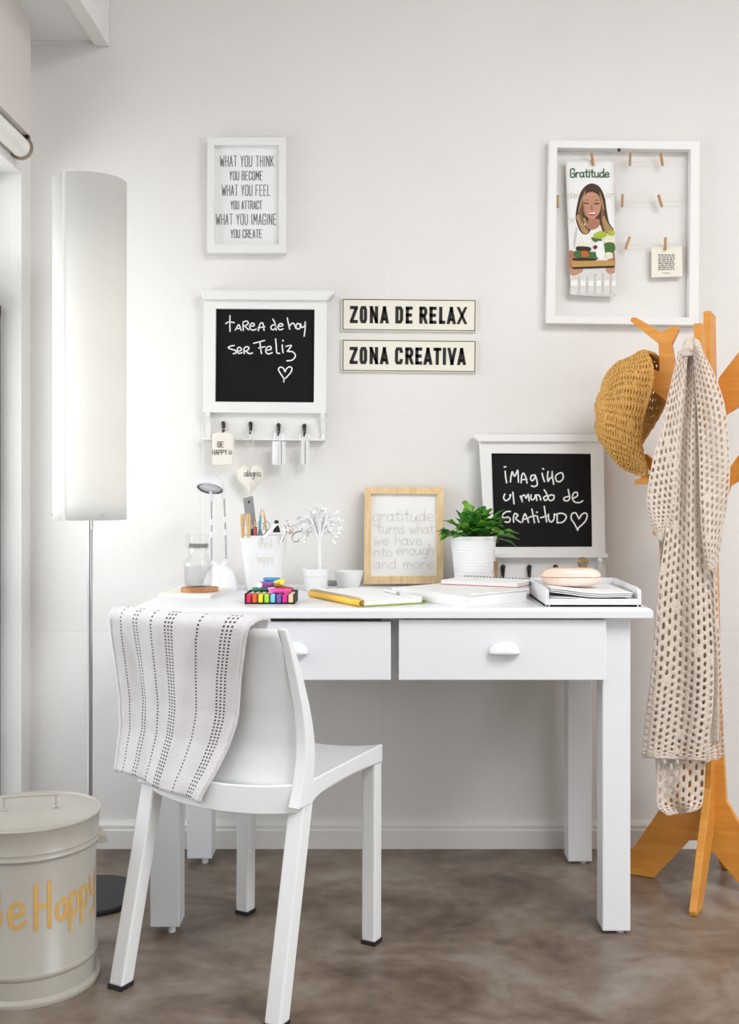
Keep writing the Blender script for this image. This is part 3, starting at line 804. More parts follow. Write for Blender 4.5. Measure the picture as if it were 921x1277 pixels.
# chalk writing: strokes in the 921-wide crop of the photo, converted by its scale
def crop(x0, y0, s): return lambda pts: [(x0 + a/s, -(y0 + c_/s)) for a, c_ in pts]
k1 = crop(245, 355, 5.117)
CH1 = [
 [(213,198),(212,250),(213,298)], [(186,248),(205,238),(240,242)],                                   # t
 [(247,290),(262,262),(270,256),(278,272),(284,292)], [(252,280),(280,279)],                         # a
 [(298,292),(296,262),(297,236)], [(296,240),(318,232),(330,244),(318,258),(300,264)], [(306,264),(332,288)],   # r
 [(338,266),(366,262),(366,250),(352,246),(340,262),(342,282),(360,290),(380,284)],                 # e
 [(394,294),(400,262),(412,244),(424,250),(430,292)], [(392,276),(436,268)],                          # a
 [(504,262),(488,256),(474,270),(480,286),(498,284),(506,266)], [(486,220),(500,246),(508,290)],      # d
 [(516,268),(548,262),(546,250),(530,250),(518,270),(530,288),(552,282)],                             # e
 [(578,212),(586,250),(594,284)], [(594,262),(610,246),(624,254),(632,278)],                          # h
 [(644,248),(634,266),(644,284),(660,276),(658,254),(644,248)],                                       # o
 [(664,250),(670,272),(686,266),(692,238)], [(694,236),(692,280),(686,328)],                          # y
 [(240,388),(216,392),(202,402),(222,412),(248,420),(250,436),(234,440)],                             # s
 [(256,424),(282,420),(284,406),(268,400),(258,418),(268,438),(290,434)],                             # e
 [(304,440),(302,410),(318,396),(334,402),(326,418),(308,424)], [(314,424),(336,440),(356,436)],      # r
 [(404,368),(408,404),(414,440)], [(364,374),(396,366),(434,356)], [(396,404),(436,396)],             # F
 [(440,420),(474,412),(470,394),(450,400),(440,424),(456,442),(482,434)],                             # e
 [(504,346),(508,392),(512,434),(530,438)],                                                           # L
 [(546,384),(548,412),(552,434)], [(550,354),(552,360)],                                              # i
 [(570,394),(604,388),(586,416),(580,426),(612,428),(630,452),(612,480),(576,486)],                    # z
 [(556,620),(554,596),(532,562),(522,540),(534,526),(554,534),(564,556),(572,538),(592,524),(608,534),(600,560),(574,590),(556,604)],   # heart
]
b = MB(); b.ribbon([k1(s_) for s_ in CH1], 1.55, wall_fn(3.0772)); b.build('chalk_writing', M['chalk'], bb, world=True)

# things on the hooks
hang = 'trinkets hanging from the key hooks'
def hang_tag():
    r = thing('hanging_sign', 'cream square tag reading BE HAPPY on the leftmost key hook', 'tag', P(278, 580, 3.05), group=hang)
    b = MB(); pl = [(264.5, 541.5), (270, 539.5), (286, 539.5), (291.5, 542), (290.5, 580), (264.8, 580.5)]
    b.prism(pl, lambda u, v: P(u, v, 3.052), lambda u, v: P(u, v, 3.052) + Vector((0, .012, 0)))
    s_ = b.build('card', M['linen'], r, world=True, bevel=.003)
    b = MB(); f_ = wall_fn(3.0512)
    write(b, 'BE', 271, 279, -557.5, 6.6, .85, f_); write(b, 'HAPPY', 264.8, 283.2, -567, 6, .75, f_)
    ci = [(286.8+2.1*math.cos(t*pi/6), -564.2+2.4*math.sin(t*pi/6)) for t in range(13)]
    b.ribbon([ci], .5, f_, smooth=False); b.ribbon([[(285.7, -564.8), (286.8, -565.6), (287.9, -564.8)], [(286, -563.2), (286, -563.5)], [(287.6, -563.2), (287.6, -563.5)]], .5, f_)
    b.build('lettering', M['border'], s_, world=True)
    MB().tube(smooth3([P(273, 541, 3.055), P(278.7, 534.5, 3.064), P(284, 541, 3.055)], 5), .0008, 6).build('cord', M['string'], r, world=True)
hang_tag()
def hang_heart():
    r = thing('heart_ornament', 'cream padded heart with scribbled word hanging on a long cord', 'ornament', P(311, 617, 3.06), group=hang)
    c0 = P(311.5, 596, 3.068); W_, H_ = .039, .047
    out = []
    for k in range(40):
        t = 2*pi*k/40
        out.append((.92*math.sin(t)**3 * W_, (.8125*math.cos(t) - .3125*math.cos(2*t) - .125*math.cos(3*t) - .0625*math.cos(4*t)) * H_))
    b = MB()
    for sgn in (-1, 1):
        vs = [c0 + Vector((0, sgn*.013, .004))]; fs = []
        for ring in range(1, 6):
            q_ = ring/5
            for (x, z) in out:
                vs.append(c0 + Vector((x*q_, sgn*(.013*math.sqrt(max(0, 1-q_**2.2)) + .0006), z*q_ + .004*(1-q_))))
        for k in range(40): fs.append((0, 1+k, 1+(k+1) % 40))
        for ring in range(4):
            for k in range(40): fs.append((1+ring*40+k, 1+(ring+1)*40+k, 1+(ring+1)*40+(k+1) % 40, 1+ring*40+(k+1) % 40))
        b.add(vs, fs)
    pd = b.build('pad', M['linen'], r, smooth=60, world=True)
    b = MB(); b.tube([c0 + Vector((x*1.03, 0, z*1.03)) for x, z in out], .0017, 6, closed=True); b.build('piping', M['linen'], pd, smooth=180, world=True)
    b = MB(); f_ = lambda u, v: P(u, -v, 3.0535)
    write(b, 'alegria', 304.2, 325.5, -594, 8, .7, f_, gap=.02); b.build('lettering', M['greyink'], pd, world=True)
    MB().tube(smooth3([P(308.8, 580, 3.068), P(309.3, 560, 3.067), P(312.6, 537, 3.066), P(316.3, 560, 3.067), P(314.4, 580, 3.068)], 6), .0009, 6).build('cord', M['string'], r, world=True)
hang_heart()
def hang_keytag(cx, y0, label, ang, open_):
    r = thing('paper_tag', label, 'tag', P(cx, 580, 3.05), group=hang)
    for (dx, w_, a_) in open_:
        b = MB(); c_ = P(cx + dx, y0, 3.06); Mx = Matrix.Translation(c_) @ Matrix.Rotation(R(a_), 4, 'Z') @ Matrix.Rotation(R(ang), 4, 'Y')
        b.prism([(-w_/2, 0), (w_/2, 0), (w_/2, -.066), (-w_/2, -.066)], lambda u, v: Mx @ Vector((u, -.0008, v)), lambda u, v: Mx @ Vector((u, .0008, v)))
        b.build('card', M['paper'], r, world=True)
    hk = min(HK, key=lambda q: abs(q[0]-cx-3))
    MB().tube([P(hk[0] + 6*math.sin(t*pi/8), 544.5 - 6.5*math.cos(t*pi/8), 3.062) for t in range(16)], .0007, 6, closed=True).build('ring', M['chrome'], r, world=True)
hang_keytag(345, 550.5, 'blank white paper tags on a ring, third key hook from the left', 0, ((0, .026, 8), (6.2, .022, 68), (8.6, .022, 72)))
hang_keytag(380, 549.5, 'blank white paper tags fanned edge-on from the rightmost key hook', 0, ((-1.8, .024, 70), (1.0, .024, 48), (3.4, .024, 76)))

# wall signs
def sign(name, label, y0, text, tops):
    r = thing(name, label, 'sign', P(510, y0+42, 3.088), group='cream slogan signs')
    sk_ = T2(510, y0+21, R(.55))
    b = MB(); b.prism([sk_(*p) for p in ((425.5, y0-.8), (594, y0-.8), (594, y0+40.3), (425.5, y0+40.3))], lambda u, v: P(u, v, 3.090), lambda u, v: P(u, v, 3.090) + Vector((0, .009, 0)))
    bd = b.build('board', M['creamsign'], r, world=True, bevel=.001)
    f_ = lambda u, v: P(*sk_(u, -v), 3.0893)
    b = MB(); b.ribbon([[(427.5, -y0-1), (592, -y0-1), (592, -y0-38.6), (427.5, -y0-38.6), (427.5, -y0-1)]], 1.0, f_, smooth=False); b.build('border', M['border'], bd, world=True)
    b = MB(); h_ = 21.4; s_ = 4.05; base = -(y0 + 30.6)
    for chh, x0_, x1_ in tops:
        w_ = x1_-x0_
        for st in BOLD.get(chh, CAP[chh]):
            n_ = len(st); closed = st[0] == st[-1]
            pts = [Vector((x0_ + s_/2 + p[0]*(w_-s_), base + s_/2 + p[1]*(h_-s_))) for p in st]
            if chh in 'AVXNZKRWY' or True:
                if not closed:
                    for e, q_ in ((0, 1), (-1, -2)):
                        at_edge = abs(pts[e].y - base - s_/2) < .3 or abs(pts[e].y - base - h_ + s_/2) < .3
                        vert = abs(pts[e].y - pts[q_].y) > .5
                        if at_edge and vert:
                            d = (pts[e]-pts[q_]).normalized(); pts[e] = pts[e] + d*(s_/2/max(.5, abs(d.y)) + 1.2)
                        elif not vert: pts[e] = pts[e] + (pts[e]-pts[q_]).normalized()*s_/2*(1 if chh not in 'A' else .2)
            b.ribbon([[tuple(p) for p in pts]], s_, f_, smooth=False, cap=False, clamp=(base, base+h_))
    b.build('lettering', M['ink'], bd, world=True)
z5 = lambda *q: [(c_, 420 + a/5.117, 420 + e/5.117) for c_, a, e in q]
sign('wall_sign', 'cream sign reading ZONA DE RELAX, upper of the two slogan signs', 373, 'ZONA DE RELAX',
     z5(('Z', 82, 133), ('O', 145, 192), ('N', 209, 262), ('A', 275, 330), ('D', 372, 422), ('E', 438, 482), ('R', 525, 576), ('E', 589, 635), ('L', 651, 691), ('A', 701, 757), ('X', 768, 826)))
sign('wall_sign', 'cream sign reading ZONA CREATIVA, lower of the two slogan signs', 424, 'ZONA CREATIVA',
     z5(('Z', 80, 132), ('O', 144, 192), ('N', 208, 262), ('A', 274, 329), ('C', 369, 420), ('R', 435, 487), ('E', 499, 543), ('A', 552, 608), ('T', 614, 665), ('I', 675, 695), ('V', 705, 762), ('A', 767, 822)))

# peg frame with clothespins
pf = thing('peg_frame', 'large open white frame strung with cords and wooden clothespins', 'frame', P(778, 404, 3.07))
sk = T2(778, 290, R(.35))
b = MB()
o_ = [(681, 403), (871, 405.5), (872.5, 175.5), (684.5, 174.3)]; i_ = [(692, 393.7), (859, 395.5), (860.8, 186.5), (694.7, 184.2)]
for k in range(4):
    a, b_, c_, d_ = o_[k], o_[(k+1) % 4], i_[(k+1) % 4], i_[k]
    b.hexa([P(*q, 3.068) for q in (a, b_, c_, d_)], [P(*q, 3.068) + Vector((0, .03, 0)) for q in (a, b_, c_, d_)])
b.build('frame', M['frame'], pf, world=True, bevel=.0015)
for y in (200, 250.5, 303):
    MB().tube(smooth3([P(693, y, 3.08), P(778, y+2.2, 3.08), P(861, y+1, 3.08)], 6), .0006, 6).build('cord', M['string'], pf, world=True)
b = MB(); b.ball(P(771.5, 187, 3.062), .005, 10, 8, (1, .8, 1)); b.tube([P(771.5, 187, 3.062), P(771.5, 187, 3.09)], .002, 6); b.build('screw', M['iron'], pf, smooth=180, world=True)
def clothespin(px, py, ang, label, L=.036, D=3.078, m='peg', group='clothespins on the cord frame', turn=0):
    r = thing('clothespin', label, 'clothespin', P(px, py, D), group=group)
    r.rotation_euler = (0, R(ang), R(turn))
    for sgn in (-1, 1):
        q = MB(); w_ = .0055
        pl = [(sgn*.0006, L*.5), (sgn*.0052, L*.5), (sgn*.0056, L*.1), (sgn*.0046, -L*.15), (sgn*.0046, -L*.38), (sgn*.0026, -L*.5), (sgn*.0003, -L*.5)]
        q.prism(pl, lambda u, v: Vector((w_*.9 if False else -w_/2 + 0, 0, 0)) + Vector((0, u-.004, v)), lambda u, v: Vector((w_/2, u-.004, v)))
        q.build('prong', M[m], r, bevel=.0004)
    q = MB(); q.tube([(-.0035, -.004, .002), (.0035, -.004, .002)], .0022, 10); q.build('spring', M['steel'], r, smooth=40)
    return r
PEG = [(738, 199.2, -8, 'wooden clothespin holding the Gratitude leaflet in the peg frame'),
       (784.9, 199.5, 2, 'empty clothespin in the middle of the peg frame top cord'),
       (824.2, 199.5, -8, 'empty clothespin at the right end of the peg frame top cord'),
       (694.9, 252, 0, 'clothespin at the left edge of the peg frame middle cord'),
       (775.2, 251, 2, 'empty clothespin beside the leaflet on the middle cord'),
       (822.3, 251, -16, 'tilted empty clothespin at the right of the middle cord'),
       (781.8, 303.5, 18, 'tilted empty clothespin beside the leaflet on the bottom cord'),
       (828.8, 304.5, 0, 'wooden clothespin holding the small square card')]
for a, c_, g_, lb in PEG: clothespin(a, c_, g_, lb)

# leaflet
lf = thing('leaflet', 'tall Gratitude leaflet with a printed photo of a smiling woman holding a tray', 'leaflet', P(737, 369, 3.07))
k6 = lambda pts: [(695 + a/6.725, 190 + c_/6.725) for a, c_ in pts]
def leaf_y(u, v):                                                    # gentle curl at the foot
    t = (v-200)/170
    return 3.0795 - .010*max(0, t-.75)**1.5*4 - .002*math.sin(pi*t)
def lf_P(u, v, lift): return P(u, v, leaf_y(u, v) - lift)
b = MB()
def sheet(u, v):
    y = 200.2 + 168.5*v
    l_ = 704.6 + (711.5-704.6)*v; r_ = 764.8 + (767.5-764.8)*v
    return lf_P(l_ + (r_-l_)*u, y + (2.0*u-1.2)*v + 2.5*math.sin(pi*u)*v*v*.3, 0)
b.grid(sheet, 10, 30); lp = b.build('sheet', M['paper'], lf, smooth=180, world=True, solid=.0006, offset=0)
PC = {'hair': rgb(72, 50, 38), 'hairmid': rgb(128, 92, 62), 'hairlight': rgb(180, 142, 94), 'skin': rgb(198, 146, 118), 'skin2': rgb(176, 120, 96), 'shirt': rgb(240, 238, 234), 'skirt': rgb(222, 218, 214), 'wood': rgb(196, 152, 84), 'dark': rgb(52, 40, 36), 'lime': rgb(176, 190, 62), 'leafg': rgb(70, 112, 54), 'pale': rgb(236, 232, 206), 'berry': rgb(120, 30, 40), 'lips': rgb(186, 84, 84), 'white': rgb(246, 244, 240), 'stripe': rgb(206, 200, 198), 'orange': rgb(196, 96, 48)}
keys = list(PC); pm = [mat('print_' + k, PC[k], .6, spec=.3, vary=.12, vscale=160) for k in keys]
b = MB(); lay = [0]
def patch(col, pts, smooth_=True):
    lay[0] += 1; b.mi = keys.index(col)
    q = [Vector(p) for p in k6(pts)]
    if smooth_: q = catmull(q + [q[0]], 4, True)
    q = [Vector((min(766.8, max(705.5, p.x)), min(367, p.y))) for p in q]
    b.add([lf_P(p.x, p.y, .0006 + lay[0]*.00003) for p in q], [tuple(range(len(q)))])
patch('shirt', [(95,590),(140,575),(190,590),(260,600),(330,600),(380,590),(430,600),(476,640),(478,830),(420,900),(130,880),(100,760)])
patch('stripe', [(150,640),(166,640),(150,760),(140,820),(132,760)])
patch('hair', [(275,262),(230,285),(190,340),(165,430),(150,540),(165,610),(195,672),(235,690),(268,668),(300,600),(350,600),(375,660),(400,680),(440,668),(470,648),(432,590),(410,480),(395,380),(360,300),(320,268)])
patch('hairmid', [(196,380),(178,470),(166,560),(188,630),(222,676),(244,660),(222,600),(206,520),(204,440)])
patch('hairmid', [(366,380),(384,470),(400,560),(430,640),(404,668),(380,640),(368,560),(362,470)])
patch('hairlight', [(156,540),(172,590),(206,668),(240,684),(258,660),(226,618),(196,570),(176,520)])
patch('hairlight', [(372,560),(392,640),(408,672),(448,660),(462,646),(428,606),(404,560),(388,530)])
patch('hairlight', [(232,318),(205,380),(180,460),(172,500),(194,450),(222,372)]); patch('hairlight', [(352,330),(376,400),(392,480),(380,470),(362,400)])
patch('hairlight', [(214,560),(240,620),(262,640),(250,600),(228,550)])
patch('skin2', [(262,560),(345,560),(350,610),(320,640),(275,650),(255,620)])
patch('skin', [(222,370),(250,340),(300,335),(345,365),(362,430),(352,500),(320,545),(285,562),(250,545),(222,500),(212,430)])
patch('hair', [(222,420),(262,424),(258,432),(224,430)]); patch('hair', [(305,426),(348,424),(346,434),(306,436)])
patch('hair', [(222,400),(262,404),(240,398)]); patch('hair', [(308,404),(350,402),(330,396)])
patch('skin2', [(216,380),(226,450),(240,520),(262,548),(236,536),(218,500),(212,430)]); patch('skin2', [(276,440),(292,440),(300,478),(286,486),(270,478)])
patch('lips', [(250,498),(285,504),(325,496),(316,522),(288,532),(262,522)]); patch('white', [(258,502),(286,508),(318,500),(306,515),(270,515)])
patch('skin2', [(92,835),(138,835),(145,900),(120,1000),(100,990)]); patch('skin2', [(440,820),(476,830),(478,1000),(440,1010),(420,960)])
patch('skirt', [(140,1010),(250,975),(330,965),(470,1030),(484,1190),(300,1195),(120,1195),(110,1120)])
for k in range(5):
    xx = 170 + k*66; patch('stripe', [(xx, 1010), (xx+24, 1010), (xx+20, 1190), (xx-2, 1190)], False)
patch('white', [(110,1075),(484,1075),(484,1120),(108,1120)], False)
patch('skin', [(108,975),(190,960),(212,990),(180,1020),(130,1034),(102,1015)]); patch('skin', [(400,970),(470,965),(476,1010),(430,1020)])
patch('pale', [(170,770),(210,750),(255,765),(262,800),(175,805)]); patch('dark', [(160,790),(270,795),(268,830),(170,830)])
patch('leafg', [(150,825),(300,835),(350,830),(352,885),(300,895),(150,880)]); patch('orange', [(200,830),(250,830),(258,870),(210,878)])
patch('lime', [(300,690),(350,662),(400,668),(412,700),(370,722),(310,720)]); patch('lime', [(420,670),(468,655),(474,690),(440,705)])
patch('pale', [(385,720),(430,700),(474,710),(474,760),(420,775)]); patch('leafg', [(285,712),(330,722),(372,730),(345,755),(300,745)]); patch('leafg', [(390,765),(470,760),(476,830),(400,840)])
patch('white', [(320,760),(380,755),(392,880),(330,880)]); patch('berry', [(300,788),(322,778),(334,795),(318,812),(300,806)])
patch('dark', [(140,885),(310,890),(310,908),(150,910)]); patch('pale', [(400,845),(450,840),(460,885),(410,890)])
patch('wood', [(112,912),(460,905),(474,915),(474,950),(120,962)], False); patch('dark', [(116,962),(474,950),(470,968),(130,980)], False)
b.build('printed_photo', pm, lp, world=True)
b = MB(); fn = lambda u, v: lf_P(u, -v, .0012)
write(b, 'Gratitude', 710.5, 759.5, -221, 10.5, 1.55, fn, gap=.03); b.build('lettering', M['greentext'], lp, world=True)
for t_, a, c_, y in (('cl', 707, 713.5, 247), ('e', 714.5, 720, 247), ('ar', 755, 766, 246), ('re', 706, 716, 277)):
    b = MB(); write(b, t_, a, c_, -y, 8, .7, fn); b.build('faint_lettering', M['goldink'], lp, world=True)
b = MB(); b.ribbon([[(734 + i*1.15, -352.5 + (1.1 if i % 2 else -.6)) for i in range(11)]], .5, fn, smooth=False); b.build('faint_lettering', M['goldink'], lp, world=True)
# small card
sc = thing('square_card', 'small cream square card with a block of tiny print in the peg frame', 'card', P(831, 346, 3.075))
b = MB(); b.prism([(812.2, 308.3), (850.2, 307.6), (850.8, 344.8), (812.2, 346)], lambda u, v: P(u, v, 3.079), lambda u, v: P(u, v, 3.079) + Vector((0, .006, 0)))
cd = b.build('card', M['cream'], sc, world=True, bevel=.0008)
b = MB(); fn = wall_fn(3.0783)
rn = random.Random(3)
for k in range(8):                                                   # print too small to read: rows of word-length marks
    x = 820.4
    while x < 839.5:
        w_ = min(rn.uniform(1.6, 5.2), 840.8-x); n_ = max(2, int(w_/.8))
        b.ribbon([[(x + w_*i/n_, -(318 + k*2.55) + (.55 if i % 2 else -.55)) for i in range(n_+1)]], .75, fn, smooth=False, cap=False); x += w_ + .9
b.ribbon([[(826 + i, -340.5 + (.3 if i % 2 else -.3)) for i in range(10)]], .5, fn, smooth=False, cap=False)
b.build('lettering', M['greyink'], cd, world=True)

# ---------------------------------------------------------------- lower chalkboard standing on the desk
lb = thing('chalkboard', 'white framed chalkboard reading imagino un mundo de gratitud, standing on the desk', 'chalkboard', (X(685, 3.04), -.075, ZD))
def DL(py): return 3.072 - .045*max(0, (py-541)/190)                 # leans back against the wall
def PL(px, py, lift=0): return P(px, py, DL(py) - lift)
back = Vector((0, .016, 0))
def slab(mb, pl, lift, th): mb.hexa([PL(u, v, lift) for u, v in pl], [PL(u, v, lift) + Vector((0, th, 0)) for u, v in pl])
o_ = [(606, 693), (754.5, 693), (752.5, 550), (597.5, 550)]; i_ = [(616.5, 682.3), (738.6, 682.5), (736.8, 566), (612.5, 565.4)]
b = MB()
for k in range(4):
    q = (o_[k], o_[(k+1) % 4], i_[(k+1) % 4], i_[k]); slab(b, q, .008, .026)
b.build('frame', M['frame'], lb, world=True, bevel=.0015)
b = MB(); slab(b, [(590.5, 541.5), (752.5, 542), (752, 546), (747.5, 551), (598, 551), (591, 546)], .020, .038); b.build('cornice', M['frame'], lb, world=True, bevel=.003)
b = MB(); slab(b, [(616, 684), (740, 684), (738, 564), (611, 564)], 0, .008); bb = b.build('blackboard', M['black'], lb, world=True)
b = MB(); slab(b, [(611, 692), (754, 692), (756, 729), (612, 729)], -.006, .010); b.build('hook_rail', M['frame'], lb, world=True)
b = MB(); slab(b, [(609, 690.5), (758, 690.5), (758, 695.5), (609, 695.5)], .022, .034); b.build('ledge', M['frame'], lb, world=True, bevel=.001)
for a in (612, 744):
    b = MB(); x0_ = X(a, 3.03); yb_ = DL(700)-CD
    side = [(yb_-.020, Z(695, 3.02)), (yb_-.026, Z(700, 3.02)), (yb_-.008, Z(716, 3.02)), (yb_-.014, ZD+.001), (yb_+.006, ZD+.001), (yb_+.006, Z(695, 3.02))]
    b.prism(side, lambda y, z: Vector((x0_, y, z)), lambda y, z: Vector((x0_ + .011, y, z))); b.build('side_bracket', M['frame'], lb, world=True)
for a, c_ in ((626.8, 711), (659.5, 711), (692, 711), (724.5, 711)):
    b = MB(); hook(b, a, c_, DL(c_) + .004, 1.15); b.build('hook', M['iron'], lb, smooth=40, world=True)
k7 = crop(600, 540, 5.418)
CH2 = [
 [(160,258),(164,300),(170,336)], [(154,230),(164,228)],                                              # i
 [(196,330),(200,290),(208,262),(216,282),(226,290),(238,264),(246,256),(250,332)],                   # m
 [(268,336),(272,290),(284,272),(298,296),(308,338)], [(270,316),(306,312)],                          # a
 [(358,284),(338,288),(332,310),(344,322),(360,304),(362,284),(374,320),(376,350),(356,362),(338,356)],   # g
 [(410,272),(416,300),(426,328)], [(414,240),(420,244)],                                              # i
 [(450,260),(446,290),(450,326),(462,306),(474,298),(478,262),(480,300),(488,346)],                   # n
 [(524,272),(502,290),(506,322),(530,328),(552,304),(546,272),(524,272)],                             # o
 [(158,412),(150,436),(162,456),(186,446),(198,418),(190,420)], [(212,400),(216,436),(220,478)],      # u n
 [(262,426),(276,462),(272,430),(292,420),(302,440),(316,414),(322,458)],                             # m
 [(336,418),(334,442),(346,452),(360,438),(364,418)],                                                 # u
 [(374,456),(372,420),(392,424),(400,452)],                                                           # n
 [(438,424),(420,436),(430,456),(448,440),(440,410),(424,384)],                                       # d
 [(470,418),(450,432),(462,456),(486,448),(490,424),(470,418)],                                       # o
 [(590,428),(562,436),(556,452),(580,458),(596,440),(590,404),(586,382)],                             # d
 [(618,442),(648,424),(644,400),(622,408),(614,440),(630,466),(660,470),(684,458)],                   # e
 [(196,530),(168,532),(144,552),(148,574),(180,568),(194,584),(184,602),(160,600)],                   # g
 [(218,602),(216,570),(226,544),(246,556),(232,578),(264,604)],                                       # r
 [(276,602),(284,566),(294,546),(306,570),(318,604)], [(282,584),(318,576)],                          # a
 [(340,514),(350,560),(358,606)], [(324,568),(366,558)],                                              # t
 [(376,560),(382,584),(388,602)], [(372,534),(378,536)],                                              # i
 [(424,496),(432,550),(440,600)], [(400,572),(444,560)],                                              # t
 [(452,548),(456,590),(474,600),(490,580),(492,546)],                                                 # u
 [(510,550),(512,602)], [(496,552),(536,542),(566,552),(572,574),(548,602),(510,606)],                # d
 [(650,658),(632,620),(606,578),(612,546),(636,540),(652,566),(660,578),(676,552),(700,540),(714,556),(704,592),(676,622),(656,640),(650,656)],
]
b = MB(); b.ribbon([k7(s_) for s_ in CH2], 1.75, lambda u, v: PL(u, -v, .0009)); b.build('chalk_writing', M['chalk'], bb, world=True)

# ---------------------------------------------------------------- things on the desk
def dpos(px, py, z=ZD, dz=0):
    """point of the horizontal plane at height z seen at a photo position"""
    D = Dz(py, z); return Vector((X(px, D), D - CD, z + dz))
# wood framed print leaning at the wall
wf = thing('framed_print', 'pale pine framed print reading gratitude turns what we have into enough, on the desk', 'picture', (X(503, 3.04), -.06, ZD))
def DF(py): return 3.065 - .035*(py-608)/119
def PF(px, py, lift=0): return P(px, py, DF(py) - lift)
def slabf(mb, pl, lift, th): mb.hexa([PF(u, v, lift) for u, v in pl], [PF(u, v, lift) + Vector((0, th, 0)) for u, v in pl])
oq = [(453.2, 728.5), (552.6, 728), (553.2, 608), (454.6, 607.6)]; iq = [(462, 719), (544, 718.6), (544.6, 616.4), (462.6, 615.6)]
for k in range(4):
    b = MB(); slabf(b, (oq[k], oq[(k+1) % 4], iq[(k+1) % 4], iq[k]), .012, .026); b.build('frame_bar', M['pine'], wf, world=True, bevel=.001)
b = MB(); slabf(b, [(461, 720), (545, 720), (545, 615), (461, 615)], 0, .006); pr = b.build('print', M['paper'], wf, world=True)
b = MB(); fn = lambda u, v: PF(u, -v, .0008)
for t_, a, c_, y, h, g_ in (('gratitude', 464.5, 540.5, 650, 15, .05), ('turns what', 470, 541, 665, 12.5, .05), ('we have', 466, 526, 679.5, 13, .05), ('into', 463.5, 489, 694, 12.5, .05), ('enough', 494, 541, 691.5, 12.5, .04), ('and more', 465, 541, 709, 12.5, .05)):
    write(b, t_, a, c_, -y, h, 1.35, fn, gap=g_)
b.build('lettering', M['taupe'], pr, world=True)

# note pad, coaster, carafe
c0 = dpos(262.6, 746); c1 = dpos(292.7, 736); ang = math.atan2(c1.y-c0.y, c1.x-c0.x) - pi/2
np_ = thing('note_pad', 'white note pad under the wooden coaster at the left end of the desk', 'notepad', c0, ang)
b = MB(); b.box(-.135, 0, 0, .20, .0, .0085); b.build('page_block', M['pages'], np_, bevel=.0005)
b = MB(); b.box(-.136, .0005, -.0005, .2005, .0085, .0100); b.build('cover', M['cream'], np_, bevel=.0004)
cz = ZD + .0102
ctr = Vector((X(249, 2.755), 2.755 - CD, cz))
cs = thing('coaster', 'round wooden coaster under the water carafe', 'coaster', ctr)
MB().lathe([(.0001, 0), (.046, 0), (.0475, .0015), (.0475, .0095), (.046, .011), (.0001, .011)], 48).build('disc', M['coaster'], cs, smooth=35)
gl = thing('carafe', 'clear glass bedside carafe with upturned tumbler on the wooden coaster', 'carafe', ctr + Vector((-.004, .002, .0112)))
z_ = lambda py: Z(py, 2.755) - gl.location.z
b = MB(); b.lathe([(.0001, .001), (.033, .001), (.037, .006), (.0385, z_(705)), (.037, z_(699)), (.027, z_(694)), (.0255, z_(681)), (.027, z_(678))], 40)
b.build('carafe_body', M['crystal'], gl, smooth=50, solid=.0022)
b = MB(); b.lathe([(.0335, z_(684)), (.0335, z_(668)), (.032, z_(666.5)), (.0001, z_(666))], 40); b.build('tumbler', M['crystal'], gl, smooth=40, solid=.0022)
b = MB(); b.lathe([(.0001, .0045), (.0345, .0045), (.0350, z_(707)), (.0001, z_(707))], 40); b.build('water', glass_mat('water', (.99, .995, 1, 1), .012), gl, smooth=40)

# desk lamp
dl = thing('desk_lamp', 'small white desk lamp with dome head on two chrome rods, behind the carafe', 'lamp', (X(275, 2.90), 2.90-CD, ZD))
def LP(px, py, D=2.90): return P(px, py, D)
b = MB(); b.lathe([(.0001, 0), (.046, 0), (.048, .003), (.047, .012), (.043, .028), (.034, .048), (.022, .062), (.010, .068), (.0001, .069)], 40); b.build('base', M['plastic'], dl, smooth=50)
for pts in ([LP(263.3, 700), LP(263.3, 660), LP(263.2, 621)], [LP(281.8, 697), LP(280.6, 660), LP(279.2, 618)]):
    b = MB(); b.tube(pts, .0028, 12); r_ = b.build('rod', M['pole'], dl, smooth=40, world=True)
    for t_ in (.42, .62):
        p_ = pts[0].lerp(pts[2], t_); b = MB(); b.tube([p_ - Vector((0, 0, .008)), p_ + Vector((0, 0, .008))], .0040, 12); b.build('sleeve', M['plastic'], r_, smooth=40, world=True)
b = MB(); b.tube([LP(263.3, 700), LP(272, 706)], .006, 10); b.tube([LP(281.8, 700), LP(276, 708)], .006, 10); b.build('hinge', M['plastic'], dl, smooth=40, world=True)
hc = LP(262, 607.5, 2.885); nrm = Vector((-.10, -.40, -.91)).normalized()
Mr = Matrix.Translation(hc) @ nrm.to_track_quat('Z', 'Y').to_matrix().to_4x4()
b = MB(); b.lathe([(.0345, .006), (.0375, .004), (.0378, -.002), (.0355, -.012), (.029, -.022), (.018, -.029), (.0001, -.032)], 40, Mr); hd_ = b.build('head', M['plastic'], dl, smooth=60, world=True, solid=.0015)
b = MB(); b.lathe([(.0001, .0035), (.029, .0035), (.0300, .0025)], 40, Mr); b.build('lens', M['lens'], hd_, smooth=60, world=True)
b = MB()
for k in range(4):
    a0 = k*pi/2 + .25
    b.lathe([(.0305, .0052), (.0338, .0058), (.0338, .0050)], 14, Mr, a0, a0+1.1)
b.build('ring', M['lampbase'], hd_, world=True)
b = MB(); b.tube(smooth3([LP(279.2, 622), LP(278.5, 610), LP(274, 603)], 5), .0055, 10); b.tube(smooth3([LP(263.2, 624), LP(263.2, 616, 2.895), LP(263, 608, 2.905)], 5), .005, 10); b.build('head_joint', M['plastic'], hd_, smooth=40, world=True)

